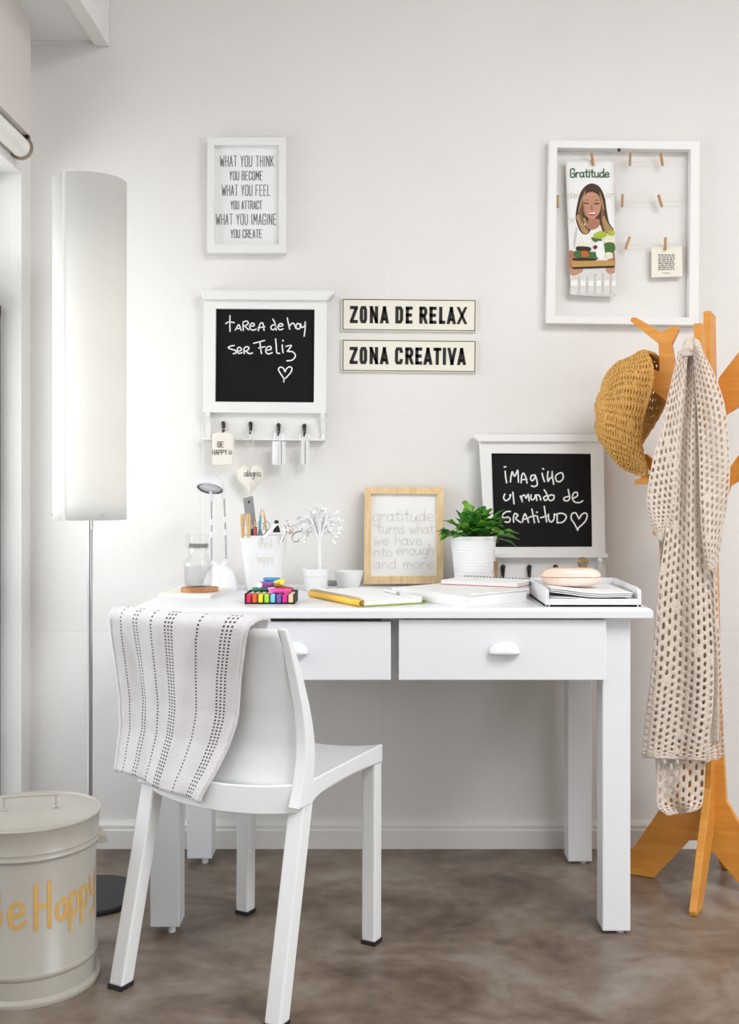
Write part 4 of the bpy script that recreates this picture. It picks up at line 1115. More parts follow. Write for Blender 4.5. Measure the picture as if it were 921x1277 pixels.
# pencil cup
PCD = 2.90; pcx = X(329, PCD)
cup_c = Vector((pcx, PCD - CD, ZD))
pc_ = thing('pencil_cup', 'white ceramic cup reading think happy, full of pencils and scissors', 'cup', cup_c)
hc_ = Z(667, PCD) - ZD
b = MB(); b.lathe([(.0001, .0), (.046, 0), (.048, .003), (.0635, hc_), (.0605, hc_+.0005), (.0455, .006), (.0001, .006)], 56); bd = b.build('body', M['ceramic'], pc_, smooth=40)
f_ = Vector((-cup_c.x, -CD-cup_c.y, 0)).normalized(); r_v = Vector((-f_.y, f_.x, 0))
def cupfn(th, z):
    rr = .048 + (.0635-.048)*(z-.003)/(hc_-.003) + .0005
    return f_*rr*math.cos(th) + r_v*rr*math.sin(th) + Vector((0, 0, z))
b = MB()
def cup_write(t_, a, c_, zb__, h_):
    out, tot = layout(t_, .05); k = (c_-a)/tot
    for chh, st in out:
        for s_ in st: b.ribbon([[((a + px*k)*.056, zb__ + py*h_) for px, py in s_]], .0021, lambda u, v: cupfn(u/.056, v), smooth=chh.islower())
cup_write('think', -.27, .44, Z(683.5, 2.845)-ZD, .026); cup_write('happy', -.33, .45, Z(701.5, 2.845)-ZD, .024)
b.build('lettering', M['taupe'], bd, smooth=180)
# what stands in the cup: each its own thing
inC = 'tools standing in the pencil cup'
zin = ZD + .010
def in_cup(name, label, cat): return thing(name, label, cat, cup_c + Vector((0, 0, .01)), group=inC)
# clothespins clipped over the rim
for k, (px, py, lab) in enumerate(((300.5, 656, 'pale wooden clothespin clipped on the cup rim, outer left one'), (307.5, 655.5, 'pale wooden clothespin clipped on the cup rim, inner of the pair'))):
    clothespin(px, py, 0, lab, L=.064, D=2.845 + k*-.012, m='pegpale', group='clothespins on the pencil cup', turn=90)
# ruler
rl = in_cup('ruler', 'grey steel ruler leaning left in the pencil cup', 'ruler')
b = MB(); A1 = P(322, 728, 2.93); B1 = P(309, 620, 2.925); wv = Vector((.0135, .0, .0035))
b.hexa([A1-wv, A1+wv, B1+wv, B1-wv], [A1-wv+Vector((0, .0014, 0)), A1+wv+Vector((0, .0014, 0)), B1+wv+Vector((0, .0014, 0)), B1-wv+Vector((0, .0014, 0))]); o = b.build('blade', M['steel'], rl, world=True)
b = MB(); Q_ = P(310.2, 626, 2.9235); b.lathe([(.0001, 0), (.0022, 0), (.0022, .001), (.0001, .001)], 14, Matrix.Translation(Q_) @ Matrix.Rotation(R(90), 4, 'X') @ Matrix.Diagonal((1, 1.9, 1, 1))); b.build('hanging_hole', M['foot'], o, world=True)
# pencils
def pencil(label, a, c_, Da, Db_, col, tip='pegpale', r=.0036):
    t_ = in_cup('pencil', label, 'pencil'); A1 = P(*a, Da); B1 = P(*c_, Db_); d = (B1-A1).normalized()
    L_ = (B1-A1).length
    MB().tube([A1, B1 - d*.018], r, 6).build('barrel', col, t_, world=True)
    MB().tube([B1 - d*.018, B1 - d*.004], [r, .0011], 6).build('sharpened_tip', M[tip], t_, world=True)
    MB().tube([B1 - d*.0045, B1], [.0012, .0003], 6).build('lead', M['foot'], t_, world=True)
pencil('turquoise pencil pointing up in the pencil cup', (318, 726), (325.5, 634.5), 2.90, 2.90, mat('turquoise_paint', rgb(86, 176, 186), .4))
pencil('natural wood pencil leaning beside the turquoise one in the cup', (340, 724), (328.5, 635.5), 2.92, 2.915, M['pegpale'])
pencil('red pencil with its tip just above the cup rim', (318, 726), (318.5, 648), 2.89, 2.875, mat('coral_red_paint', rgb(224, 74, 88), .4), 'pegpale', .0048)
pencil('dark navy pencil beside the ruler in the cup', (316, 725), (314, 651), 2.905, 2.89, mat('navy_paint', rgb(46, 48, 74), .4))
# scissors with copper-pink loops behind
sc_ = in_cup('scissors', 'small silver scissors standing handles up in the cup', 'scissors')
for (cx_, cy_, D_) in ((324.5, 655.5, 2.87), (332, 655.5, 2.885)):
    b = MB(); b.tube([P(cx_ + 4.2*math.cos(t*pi/8), cy_ + 5.4*math.sin(t*pi/8), D_) for t in range(16)], .0017, 8, closed=True); b.tube([P(cx_, cy_+5, D_), P(328.5, 672, 2.88), P(329 + (cx_-328)*.4, 718, 2.89)], [.0022, .0028, .001], 8)
    b.build('blade', M['chrome'], sc_, smooth=50, world=True)
b = MB(); b.tube([P(328.5, 671, 2.874), P(328.5, 671, 2.89)], .0025, 10); b.build('pivot', M['steel'], sc_, world=True)
# lying-over keys and cutter handle on the rim
kn = in_cup('paper_knife', 'metal craft knife slanting over the front rim of the cup', 'knife')
A1, B1 = P(328, 671, 2.825), P(346, 652, 2.85); d = (B1-A1).normalized(); sd = Vector((-d.z, 0, d.x))*.0042
b = MB(); b.hexa([A1-sd, A1+sd, B1+sd, B1-sd], [q + Vector((0, .005, 0)) for q in (A1-sd, A1+sd, B1+sd, B1-sd)]); b.build('handle', M['pole'], kn, world=True, bevel=.001)
b = MB(); b.ball(P(344.5, 651, 2.85), .006, 10, 8, (1, .8, .9)); b.build('knob', M['iron'], kn, smooth=180, world=True)
bc = in_cup('binder_clip', 'black metal clip lodged among the tools at the cup rim', 'clip')
b = MB(); b.hexa([P(340, 664, 2.84), P(349.5, 664, 2.84), P(347.5, 655, 2.855), P(342, 655, 2.855)], [P(340, 664, 2.86), P(349.5, 664, 2.86), P(347.5, 655, 2.86), P(342, 655, 2.86)]); b.build('jaw', M['foot'], bc, world=True, bevel=.0006)
b = MB(); b.tube(smooth3([P(342, 657, 2.85), P(343, 650, 2.853), P(347, 650, 2.853), P(347.5, 657, 2.85)], 5), .0008, 6); b.build('wire_arm', M['steel'], bc, world=True)
key = in_cup('key_bunch', 'bunch of silver and copper keys hooked over the right of the cup rim', 'keys')
for (a, c_, D_, m_) in (((350, 677), (356.5, 660), 2.835, 'chrome'), ((355, 668), (358.5, 652), 2.84, 'steel'), ((352, 655), (360, 662), 2.845, 'brass')):
    A1, B1 = P(*a, D_), P(*c_, D_); b = MB(); b.tube([A1, B1], .0016, 8)
    b.tube([B1 + Vector((.0052*math.cos(t*pi/7), -.001, .0058*math.sin(t*pi/7))) for t in range(14)], .0015, 6, closed=True)
    for k in range(3):
        p_ = A1.lerp(B1, .08 + .14*k); b.box(p_.x, p_.x+.004, p_.y-.0008, p_.y+.0008, p_.z-.0012, p_.z+.0012)
    b.build('key', M[m_], key, smooth=40, world=True)
b = MB(); b.tube(smooth3([P(359, 656, 2.85), P(363, 657, 2.85), P(365, 661, 2.85), P(361.5, 666, 2.85), P(357, 663, 2.85)], 4), .0011, 6); b.build('key_ring', mat('copper', (.62, .36, .28, 1), .3, metal=1), key, smooth=60, world=True)
b = MB(); b.tube(smooth3([P(376.5, 658.5, 2.85), P(375, 662.5, 2.85), P(371, 663, 2.85), P(366, 666, 2.85), P(364, 671, 2.85), P(367, 675.5, 2.85), P(371.5, 675, 2.85), P(372.5, 671.5, 2.85)], 5), .0017, 8)
b.tube([P(366, 666, 2.85), P(358.5, 660, 2.85)], .0013, 6)
b.build('hook_charm', M['pole'], key, smooth=60, world=True)

# marker box
mz = ZD
mb0 = dpos(304.8, 753.5); mb1 = dpos(367, 753.5); mw = mb1.x - mb0.x
mc = thing('marker_box', 'flat black-edged open box holding a row of eight coloured markers', 'box', mb0)
b = MB(); hh = .0245; dep = .105
b.box(0, mw, 0, dep, 0, .0018); b.box(0, .0018, 0, dep, 0, hh); b.box(mw-.0018, mw, 0, dep, 0, hh); b.box(0, mw, dep-.0018, dep, 0, hh); b.box(0, mw, 0, .0015, 0, .004)
b.build('tray', M['foot'], mc, bevel=.0004)
sp_ = (mw-.0036)/8
b = MB()
for k in range(1, 8): b.box(.0018 + sp_*k - .0009, .0018 + sp_*k + .0009, .001, dep-.002, .0018, hh-.004)
b.build('divider', M['foot'], mc)
MC = [('red pink', (226, 40, 92)), ('orange', (240, 98, 30)), ('yellow', (236, 226, 50)), ('lime green', (176, 222, 52)), ('sky blue', (128, 204, 238)), ('violet', (120, 92, 176)), ('magenta', (226, 44, 150)), ('peach', (246, 206, 166))]
white_p = mat('white_marker_plastic', (.84, .84, .85, 1), .35)
def marker_parts(r, m_, L_=.098, w_=.0128, rr=None):
    """chunky marker along +y: coloured cap towards the viewer, white barrel behind"""
    def rbox(y0, y1, w, h):
        c_ = []
        for a in range(16):
            t = 2*pi*(a+.5)/16; x = abs(math.cos(t))**.45*math.copysign(1, math.cos(t))*w/2; z = abs(math.sin(t))**.45*math.copysign(1, math.sin(t))*h/2
            c_.append((x, z))
        q = MB(); q.prism(c_, lambda u, v: Vector((u, y0, v + h/2)), lambda u, v: Vector((u, y1, v + h/2))); return q
    cp = rbox(0, .034, w_, .0205).build('cap', m_, r, smooth=40, bevel=.0015)
    q = MB(); q.box(-.0016, .0016, .004, .032, .0205, .0222); q.build('cap_clip', m_, cp, bevel=.0005)
    rbox(.034, L_-.012, w_*.94, .0195).build('barrel', white_p, r, smooth=40)
    rbox(L_-.012, L_, w_*.9, .0185).build('end_plug', m_, r, smooth=40, bevel=.001)
for k, (nm, c_) in enumerate(MC):
    r = thing('marker', '%s marker lying in the row inside the black-edged box' % nm, 'marker', (mb0.x + .0018 + sp_*(k+.5), mb0.y + .002, mb0.z + .002), group='markers in the box')
    marker_parts(r, mat('marker_' + nm.replace(' ', '_'), rgb(*c_), .4))
# loose pens heaped on top
def loose(label, a, c_, z_a, z_b, col, r_=.0062, capfrac=.42, white_first=False):
    A1 = P(a[0], a[1], a[2]); B1 = P(c_[0], c_[1], c_[2])
    t_ = thing('felt_pen', label, 'pen', A1.lerp(B1, .5), group='loose felt pens on the marker box')
    m_ = mat('pen_' + label.split()[0], rgb(*col), .35); mid = A1.lerp(B1, capfrac)
    MB().tube([A1, A1.lerp(B1, .02), mid], [r_*.9, r_, r_], 16).build('cap', m_, t_, smooth=40, world=True)
    MB().tube([mid, B1.lerp(A1, .02), B1], [r_*.9, r_*.88, r_*.7], 16).build('barrel', white_p if white_first else m_, t_, smooth=40, world=True)
    if white_first is None: pass
    return t_, A1, B1, r_
hz = 2.565
t_, A1, B1, r_ = loose('purple felt pen with a white end facing forward, on top of the markers', (323.5, 729.5, 2.555), (346, 728.5, 2.66), 0, 0, (146, 66, 160), .0082, .3)
dd = (A1-B1).normalized(); MB().tube([A1, A1 + dd*.002], [.0070, .0064], 16).build('end_disc', white_p, t_, smooth=40, world=True)
loose('blue felt pen lying across the back of the marker heap', (329, 722.8, 2.63), (349, 722.5, 2.655), 0, 0, (52, 146, 206), .0052, .7)
loose('yellow felt pen angled forward at the right of the marker heap', (351.5, 725.5, 2.59), (334, 730, 2.66), 0, 0, (246, 222, 40), .0072, .38, True)
loose('pink felt pen lying tip right over the box front', (337, 737, 2.55), (362, 737.5, 2.60), 0, 0, (236, 82, 170), .0068, .5)
loose('green felt pen mostly hidden at the left of the heap', (314, 735, 2.60), (334, 733.5, 2.61), 0, 0, (72, 160, 116), .0050, .5)
loose('brown-red felt pen with a pointed end at the right of the heap', (343, 731, 2.63), (366, 735, 2.635), 0, 0, (176, 84, 58), .0052, .6)

# white tree ornament
TD = 2.90; tx = X(393, TD)
tr = thing('tree_ornament', 'white cut-out tree ornament in a small white pot', 'ornament', (tx, TD-CD, ZD))
b = MB(); b.lathe([(.0001, 0), (.028, 0), (.030, .003), (.0335, .038), (.0355, .039), (.0362, .058), (.0335, .058), (.032, .045), (.0001, .044)], 40); b.build('pot', M['ceramic'], tr, smooth=40)
b = MB(); b.lathe([(.0001, .050), (.034, .049)], 24); b.build('filling', M['linen'], tr)
tp = lambda px, py, dy=0: P(px, py, TD) + Vector((0, dy, 0))
b = MB(); b.tube([tp(398.5, 712), tp(398, 690), tp(398, 672)], [.0068, .0060, .005], 10); b.build('trunk', M['ceramic'], tr, smooth=60, world=True)
rn = random.Random(11)
b = MB(); lv = MB(); cc = tp(397, 658)
def leafdisc(mb, p, d, s_):
    d = d.normalized(); n_ = Vector((rn.uniform(-.5, .5), -1, rn.uniform(-.5, .5))).normalized(); sdv = d.cross(n_).normalized()
    ring = [p + d*(s_*(1+math.cos(t))*.9) + sdv*(s_*.55*math.sin(t)) for t in [k*2*pi/10 for k in range(10)]]
    mb.hexa(ring, [q + n_*.0012 for q in ring])
for k in range(26):
    a = pi*(k/25*1.5 - .25); rad = rn.uniform(.042, .074); dy = rn.uniform(-.03, .03)
    e = cc + Vector((rad*math.cos(a), dy, rad*math.sin(a)*.95 - .002)); m_ = cc.lerp(e, .45) + Vector((rn.uniform(-.006, .006), 0, .008))
    pts = smooth3([tp(398, 676), m_, e], 5); b.tube(pts, [.0028*(1-.7*i/(len(pts)-1)) for i in range(len(pts))], 6)
    for j in range(7):
        i = int(len(pts)*(.4 + .6*j/7)); p = pts[min(i, len(pts)-1)]
        leafdisc(lv, p, Vector((math.cos(a + rn.uniform(-1.3, 1.3)), rn.uniform(-.4, .4), math.sin(a + rn.uniform(-1.3, 1.3)))), rn.uniform(.0045, .0065))
b.build('branches', M['ceramic'], tr, smooth=60, world=True); lv.build('foliage', M['ceramic'], tr, world=True)
# little cup, grey block
cu = thing('small_cup', 'small plain white cup left of the pine framed print', 'cup', (X(434.5, 2.985), 2.985-CD, ZD))
hq = Z(712, 2.985) - ZD
MB().lathe([(.0001, 0), (.0285, 0), (.030, .002), (.0415, hq), (.0395, hq), (.028, .005), (.0001, .004)], 48).build('body', M['ceramic'], cu, smooth=40)
eb = thing('grey_block', 'small grey block between the tree pot and the small cup', 'grey_block', dpos(414, 730.5))  # plain small block in one even grey
b = MB(); b.box(-.013, .013, 0, .02, 0, .0145); b.build('block', mat('plain_grey', rgb(176, 174, 168), .7), eb, bevel=.002)

# spiral notebook
n0 = dpos(452.5, 757.5); n1_ = dpos(530, 753); an = math.atan2(n1_.y-n0.y, n1_.x-n0.x); wn = (n1_-n0).length
nb = thing('spiral_notebook', 'yellow-spined spiral notebook with green back cover, white pages up', 'notebook', n0, an)
dn = .285
b = MB(); b.box(0, wn, 0, dn, 0, .0035); b.build('back_cover', M['green'], nb, bevel=.0008)
b = MB(); b.box(.004, wn-.008, .002, dn-.004, .0036, .0165); b.build('page_block', M['pages'], nb, bevel=.0006)
b = MB(); b.box(.002, wn-.006, .001, dn-.002, .0166, .0178); b.build('front_cover', M['paper'], nb, bevel=.0004)
b = MB(); b.grid(lambda u, v: Vector((-.002 - .0085*math.sin(pi*u) + .006*(1-abs(2*u-1)) *0, dn*(.004 + .99*v), .009 - .0085*math.cos(pi*u))), 12, 2); b.build('spine', M['yellow'], nb, smooth=180, solid=.001)
b = MB()
for k in range(26):
    y = .01 + (dn-.02)*k/25
    b.tube([Vector((.001 - .0105*math.cos(t), y, .0095 + .0105*math.sin(t))) for t in [-.6 + i*(pi+1.0)/10 for i in range(11)]], .0008, 5)
b.build('spiral', M['brass'], nb, smooth=60)
b = MB(); b.box(wn-.003, wn+.006, .004, .012, .0036, .0075); b.build('page_marker', M['leaflight'], nb)
pn = thing('ballpoint_pen', 'white ballpoint pen lying on the white pages of the spiral notebook', 'pen', dpos(489, 738, ZD+.018))
A1, B1 = dpos(478, 735.5, ZD+.022), dpos(499.5, 740.5, ZD+.022)
MB().tube([A1, A1.lerp(B1, .05), A1.lerp(B1, .8)], [.003, .0036, .0036], 12).build('barrel', M['ceramic'], pn, smooth=40, world=True)
MB().tube([A1.lerp(B1, .8), B1], [.0038, .0028], 12).build('grip', M['steel'], pn, smooth=40, world=True)

# hardback book and small spiral pad on it
q0 = dpos(584.8, 757.6); q1 = dpos(659.5, 749.3); q2 = dpos(520.2, 745)
an = math.atan2(q1.y-q0.y, q1.x-q0.x); wk = (q1-q0).length; dk_ = (q2-q0).length; th = .029
bk = thing('book', 'thick white hardback book lying at an angle in the middle of the desk', 'book', q0, an)
b = MB(); b.box(0, wk, 0, dk_, 0, .0028); b.box(0, wk, 0, dk_, th-.0028, th); b.box(0, .0028, 0, dk_, 0, th); b.build('cover', M['frame'], bk, bevel=.0008)
b = MB(); b.box(.003, wk-.005, .004, dk_-.004, .0028, th-.0028); b.build('page_block', M['pages'], bk)
zt_ = ZD + th + .0004
s0 = dpos(549.5, 728.6, zt_); s1 = dpos(645, 733, zt_); an2 = math.atan2(s1.y-s0.y, s1.x-s0.x); ws = (s1-s0).length
spd = thing('spiral_pad', 'small white spiral pad with red edge lying on the hardback book', 'notebook', s0, an2)
b = MB(); b.box(0, ws, 0, .13, 0, .0016); b.build('back_cover', M['red'], spd)
b = MB(); b.box(0, ws-.001, .001, .124, .0017, .0095); b.build('page_block', M['pages'], spd)
b = MB(); b.box(0, ws, 0, .13, .0096, .0108); b.build('front_cover', M['paper'], spd, bevel=.0003)
b = MB()
for k in range(22):
    x = .008 + (ws-.016)*k/21
    b.tube([Vector((x, .128 + .006*math.cos(t), .006 + .0068*math.sin(t))) for t in [i*2*pi/12 for i in range(12)]], .0010, 5, closed=True)
b.build('spiral', M['iron'], spd, smooth=60)

# potted plant
pp = thing('potted_plant', 'leafy green plant in a ribbed white pot in front of the lower chalkboard', 'plant', (X(590, 2.905), 2.905-CD, ZD))
hp = Z(668, 2.905) - ZD
prof = [(.0001, 0), (.046, 0), (.0475, .003)]
for k in range(46):
    t = k/45; prof.append((.0475 + (.0615-.0475)*t + .0005*math.sin(k*pi*.9), .003 + (hp-.012)*t))
prof += [(.0635, hp-.008), (.0642, hp), (.061, hp), (.058, hp-.02), (.0001, hp-.018)]
MB().lathe(prof, 64).build('pot', M['pot'], pp, smooth=30)
MB().lathe([(.0001, hp-.008), (.0585, hp-.012)], 32, wob=lambda t, z: 1).build('soil', M['soil'], pp)
rn = random.Random(21)
def frond(mb, stem, base, az, el, L_, wid, curl, lobes=5):
    """one leathery leaf on an arching stalk: a wedge-shaped blade cut into rounded lobes towards its tip"""
    up = Vector((0, 0, 1)); pts = []; p = base.copy(); n_ = 18
    dirv = Vector((math.cos(az)*math.cos(el), math.sin(az)*math.cos(el), math.sin(el)))
    for i in range(n_+1):
        pts.append(p.copy()); dirv = (dirv - up*curl/n_*(i/n_*1.6)).normalized(); p = p + dirv*L_/n_
    stem.tube(pts[:9], [.0017 - .0001*i for i in range(9)], 5)
    vs = []; fs = []; k0 = 4
    for i in range(k0, n_+1):
        t = (i-k0)/(n_-k0); tan = (pts[min(i+1, n_)] - pts[i-1]).normalized()
        sd = tan.cross(up); sd = sd.normalized() if sd.length > .05 else Vector((math.sin(az), -math.cos(az), 0)); nn = sd.cross(tan)
        env = (.16 + .84*min(1, t/.55)**1.5) if t < .8 else max(.12, 1 - ((t-.8)/.2)**2*.9)
        a_ = wid*env*(1 + .34*math.sin(t*lobes*2*pi + 1)); c_ = wid*env*(1 + .34*math.sin(t*lobes*2*pi + 2.6))
        cup = .34
        vs += [pts[i] + sd*a_ + nn*a_*cup*(1+.7*math.sin(t*19)), pts[i] + sd*a_*.5 + nn*a_*cup*.3, pts[i], pts[i] - sd*c_*.5 + nn*c_*cup*.3, pts[i] - sd*c_ + nn*c_*cup*(1+.7*math.cos(t*17))]
    m = n_ + 1 - k0
    for i in range(m-1):
        for j in range(4): fs.append((i*5+j, i*5+j+1, (i+1)*5+j+1, (i+1)*5+j))
    mb.add(vs, fs)
fa, fb_, st_ = MB(), MB(), MB()
for k in range(74):
    az = rn.uniform(0, 2*pi); ring = rn.random()
    el = R(78) - ring*R(66) + rn.uniform(-.1, .1); L_ = .080 + .026*ring + rn.uniform(-.014, .014)
    if math.cos(az) > .5: L_ *= 1.08
    if math.sin(az) > .3: L_ *= .8
    base = Vector((rn.uniform(-.02, .02), rn.uniform(-.02, .02), hp-.012))
    frond(fa if rn.random() < .68 else fb_, st_, base, az, el, L_, rn.uniform(.0105, .0165), .5 + .7*ring, rn.choice((2, 3)))
for az, el, L_ in ((R(186), R(22), .105), (R(200), R(14), .10), (R(-8), R(18), .125), (R(8), R(10), .13), (R(115), R(70), .115), (R(100), R(62), .10), (R(60), R(58), .115), (R(-60), R(40), .10), (R(-110), R(38), .10), (R(165), R(40), .10)):
    frond(fb_ if rn.random() < .5 else fa, st_, Vector((0, 0, hp-.01)), az, el, L_, .0145, .7, 3)
fa.build('foliage', M['leaf'], pp, smooth=180, solid=.0006); fb_.build('young_foliage', M['leaflight'], pp, smooth=180, solid=.0006); st_.build('stems', M['leaflight'], pp, smooth=180)
cw = clothespin(616.5, 714, 3, 'wooden clothespin standing between the plant pot and the lower chalkboard', L=.062, D=2.985, m='peg', group='clothespins behind the plant', turn=90)

# letter tray with papers
tx0, tx1, ty0, ty1 = .372, .592, 2.468-CD, 2.745-CD
lt = thing('letter_tray', 'white wooden letter tray at the right end of the desk', 'tray', ((tx0+tx1)/2, (ty0+ty1)/2, ZD))
b = MB(); b.box(tx0, tx1, ty0, ty1, ZD, ZD+.006); b.build('tray_floor', M['desk'], lt, world=True)
for x in (tx0, tx1-.008):
    b = MB(); sd_ = [(ty0, ZD), (ty1, ZD), (ty1, ZD+.046), (ty0+.035, ZD+.044), (ty0+.004, ZD+.040), (ty0, ZD+.036)]
    b.prism(sd_, lambda y, z: Vector((x, y, z)), lambda y, z: Vector((x+.008, y, z))); b.build('side_wall', M['desk'], lt, world=True, bevel=.0012)
b = MB(); b.box(tx0, tx1, ty1-.008, ty1, ZD, ZD+.046); b.build('back_wall', M['desk'], lt, world=True, bevel=.0012)
b = MB(); b.box(tx0+.008, tx1-.008, ty0, ty0+.008, ZD, ZD+.019); b.build('front_lip', M['desk'], lt, world=True, bevel=.0012)
zs = ZD + .0065
for k, (lab, curl, x0, x1) in enumerate((('lower sheaf of white papers in the letter tray', .006, tx0+.010, tx1-.012), ('upper curled sheaf of white papers in the letter tray', .011, tx0+.012, tx1-.020))):
    sh_ = thing('paper_sheaf', lab, 'paper', ((x0+x1)/2, (ty0+ty1)/2, zs), group='papers in the letter tray')
    def sf(u, v, x0=x0, x1=x1, curl=curl, zs=zs, k=k): return Vector((x0+(x1-x0)*u, ty0+.010+(.272-.01*k)*v, zs + curl*(1-u)**2.2*(1-.3*v) + .0015*math.sin(u*7+k)*(1-v) ))
    for j in range(3):
        b = MB(); b.grid(lambda u, v: sf(u, v) + Vector((.0015*j, -.0012*j, .0042*j + .0006)), 14, 8); b.build('sheet', M['paper'], sh_, smooth=180, world=True, solid=.0022 if j < 2 else .0012, offset=1)
    zs += .0145
gc = thing('glasses_case', 'pearly pink hard glasses case lying on the papers in the tray', 'case', (X(711.5, 2.61), 2.61-CD, zs + .0012))
def case_shell(z0_, z1_, sgn):
    mb = MB(); L_, Wc, Hc = .0725, .030, .0225
    def fn(u, v):
        a = 2*pi*u; t = v*pi/2
        ca, sa = math.cos(a), math.sin(a); e = .62
        x = L_*math.copysign(abs(ca)**e, ca)*math.cos(t)**.4; y = Wc*math.copysign(abs(sa)**.75, sa)*math.cos(t)**.4
        return Vector((x, y, Hc + sgn*(.0006 + (Hc-.0006)*math.sin(t)**.9)))
    mb.grid(fn, 64, 14, closed_u=True); return mb
case_shell(0, 0, 1).build('lid', M['case'], gc, smooth=180); case_shell(0, 0, -1).build('body', M['case'], gc, smooth=180)
cl = thing('bulldog_clip', 'small brass bulldog clip biting the back wall of the letter tray', 'clip', P(726.5, 712, 2.725))
cD = ty1 - .004 + CD
b = MB(); zw = ZD + .046
for sg in (-1, 1):
    y_ = ty1-.004
    b.hexa([Vector((X(726, cD)-.014, y_+sg*.0055, zw-.012)), Vector((X(726, cD)+.014, y_+sg*.0055, zw-.012)), Vector((X(726, cD)+.011, y_+sg*.010, zw+.022)), Vector((X(726, cD)-.011, y_+sg*.010, zw+.022))],
           [Vector((X(726, cD)-.014, y_+sg*.0044, zw-.012)), Vector((X(726, cD)+.014, y_+sg*.0044, zw-.012)), Vector((X(726, cD)+.011, y_+sg*.0088, zw+.022)), Vector((X(726, cD)-.011, y_+sg*.0088, zw+.022))])
b.build('jaw', M['brass'], cl, world=True, bevel=.0004)
b = MB(); b.tube([Vector((X(726, cD)-.012, ty1-.004, zw+.016)), Vector((X(726, cD)+.012, ty1-.004, zw+.016))], .0062, 14); b.build('spring', M['brass'], cl, smooth=40, world=True)
for sg in (-1, 1):
    b = MB(); c_ = Vector((X(726.6, cD), ty1-.004+sg*.012, zw+.040)); Mq = Matrix.Translation(c_) @ Matrix.Rotation(R(90), 4, 'X')
    b.lathe([(.0042, 0), (.0115, 0), (.0122, .0008), (.0115, .0016), (.0042, .0016), (.0042, 0)], 28, Mq)
    b.hexa([c_ + Vector(v) for v in ((-.008, -.0008, -.008), (.008, -.0008, -.008), (.010, -.0008, -.020), (-.010, -.0008, -.020))], [c_ + Vector(v) for v in ((-.008, .0008, -.008), (.008, .0008, -.008), (.010, .0008, -.020), (-.010, .0008, -.020))])
    b.build('finger_loop', M['brass'], cl, smooth=40, world=True)

# ---------------------------------------------------------------- coat rack
RC = (.85, 2.78)
cr_ = thing('coat_rack', 'honey plywood tree-shaped coat rack at the right of the desk', 'coat rack', (RC[0], RC[1]-CD, 0))
qd = Vector((.875, -.485)).normalized(); wd = Vector((.485, .875)).normalized()
def to_plane(px, py):
    k = (px-CX)/F; a = (RC[1]*k - RC[0])/(qd.x - qd.y*k); D = RC[1] + qd.y*a
    return (a, CH - (py-CY)*D/F)
def rack_panel(poly, dirv, nrmv, th=.018):
    b = MB(); h = th/2
    b.prism(poly, lambda a, z: Vector((dirv.x*a - nrmv.x*h, dirv.y*a - nrmv.y*h, z)), lambda a, z: Vector((dirv.x*a + nrmv.x*h, dirv.y*a + nrmv.y*h, z)))
    return b
P1 = [(770, 1088), (816, 1093.7), (860, 1047), (876.7, 1047), (934, 1118), (968, 1120), (960, 1092), (906, 998), (903, 946), (897, 800), (895, 690), (899, 645),
      (911, 606), (921, 600), (950, 592), (966, 566), (955, 548), (921, 568), (909, 585), (900, 590), (897, 560), (906, 517), (921, 508), (955, 495), (962, 430), (988, 392), (972, 380), (945, 408), (921, 440), (897, 471), (887, 505),
      (872, 512), (852, 482), (841.5, 452), (838, 430), (846.5, 412), (845, 406.5), (840, 407.5), (825, 414.5), (793, 396), (788, 396.5), (786.6, 401), (821.5, 429), (822.8, 463.8), (801.8, 457.3), (772, 449), (768, 460), (798.6, 473), (830, 500), (860, 548),
      (866, 600), (846, 598), (828, 585), (806, 566), (798, 571.5), (813, 590), (792, 599), (791.5, 604.5), (814, 603), (838, 612), (864, 638), (862, 668), (836, 664), (815, 661), (814, 666), (838, 680), (860, 702), (856, 850), (850, 970), (820.8, 1011.5), (785.8, 1062), (770, 1081)]
pl1 = [to_plane(*p) for p in P1]; pl1 = [(a, max(.001, z)) for a, z in pl1]
nq = Vector((-qd.y, qd.x)); nw = Vector((-wd.y, wd.x))
rack_panel(pl1, qd, nq).build('trunk_panel', M['ply'], cr_, bevel=.0012)
P2 = [(-.215, 0), (-.150, 0), (-.145, .004), (-.012, .165), (.012, .165), (.145, .004), (.150, 0), (.215, 0), (.218, .012), (.058, .27), (.046, .40), (.036, .85),
      (.046, .93), (.12, 1.02), (.112, 1.04), (.04, 1.0), (.034, 1.10), (.07, 1.17), (.135, 1.25), (.122, 1.27), (.05, 1.225), (.018, 1.26), (.0, 1.478), (-.065, 1.483), (-.060, 1.24),
      (-.085, 1.27), (-.128, 1.44), (-.172, 1.437), (-.150, 1.25), (-.085, 1.12), (-.040, 1.04), (-.05, 1.0), (-.10, .95), (-.094, .93), (-.04, .93), (-.034, .85), (-.046, .40), (-.058, .27), (-.218, .012)]
rack_panel([(a, max(.001, z)) for a, z in P2], wd, nw).build('trunk_panel', M['ply'], cr_, bevel=.0012)
a_, z_b = to_plane(880.5, 1009.5)
pb = Vector((qd.x*a_, qd.y*a_, z_b)); nb3 = Vector((nq.x, nq.y, 0)); nb3 = nb3 if nb3.y < 0 else -nb3
Mq = Matrix.Translation(pb + nb3*.009) @ nb3.to_track_quat('Z', 'Y').to_matrix().to_4x4()
b = MB(); b.lathe([(.0001, .0025), (.008, .0025), (.0095, .001), (.0095, 0), (.0001, 0)], 24, Mq); bo = b.build('bolt_cap', M['ceramic'], cr_, smooth=40)
b = MB(); b.tube([pb + nb3*.0112 + Vector((-.004, 0, 0)), pb + nb3*.0118 + Vector((-.004, 0, 0))], .0042, 12); b.build('bolt_head', M['foot'], bo)
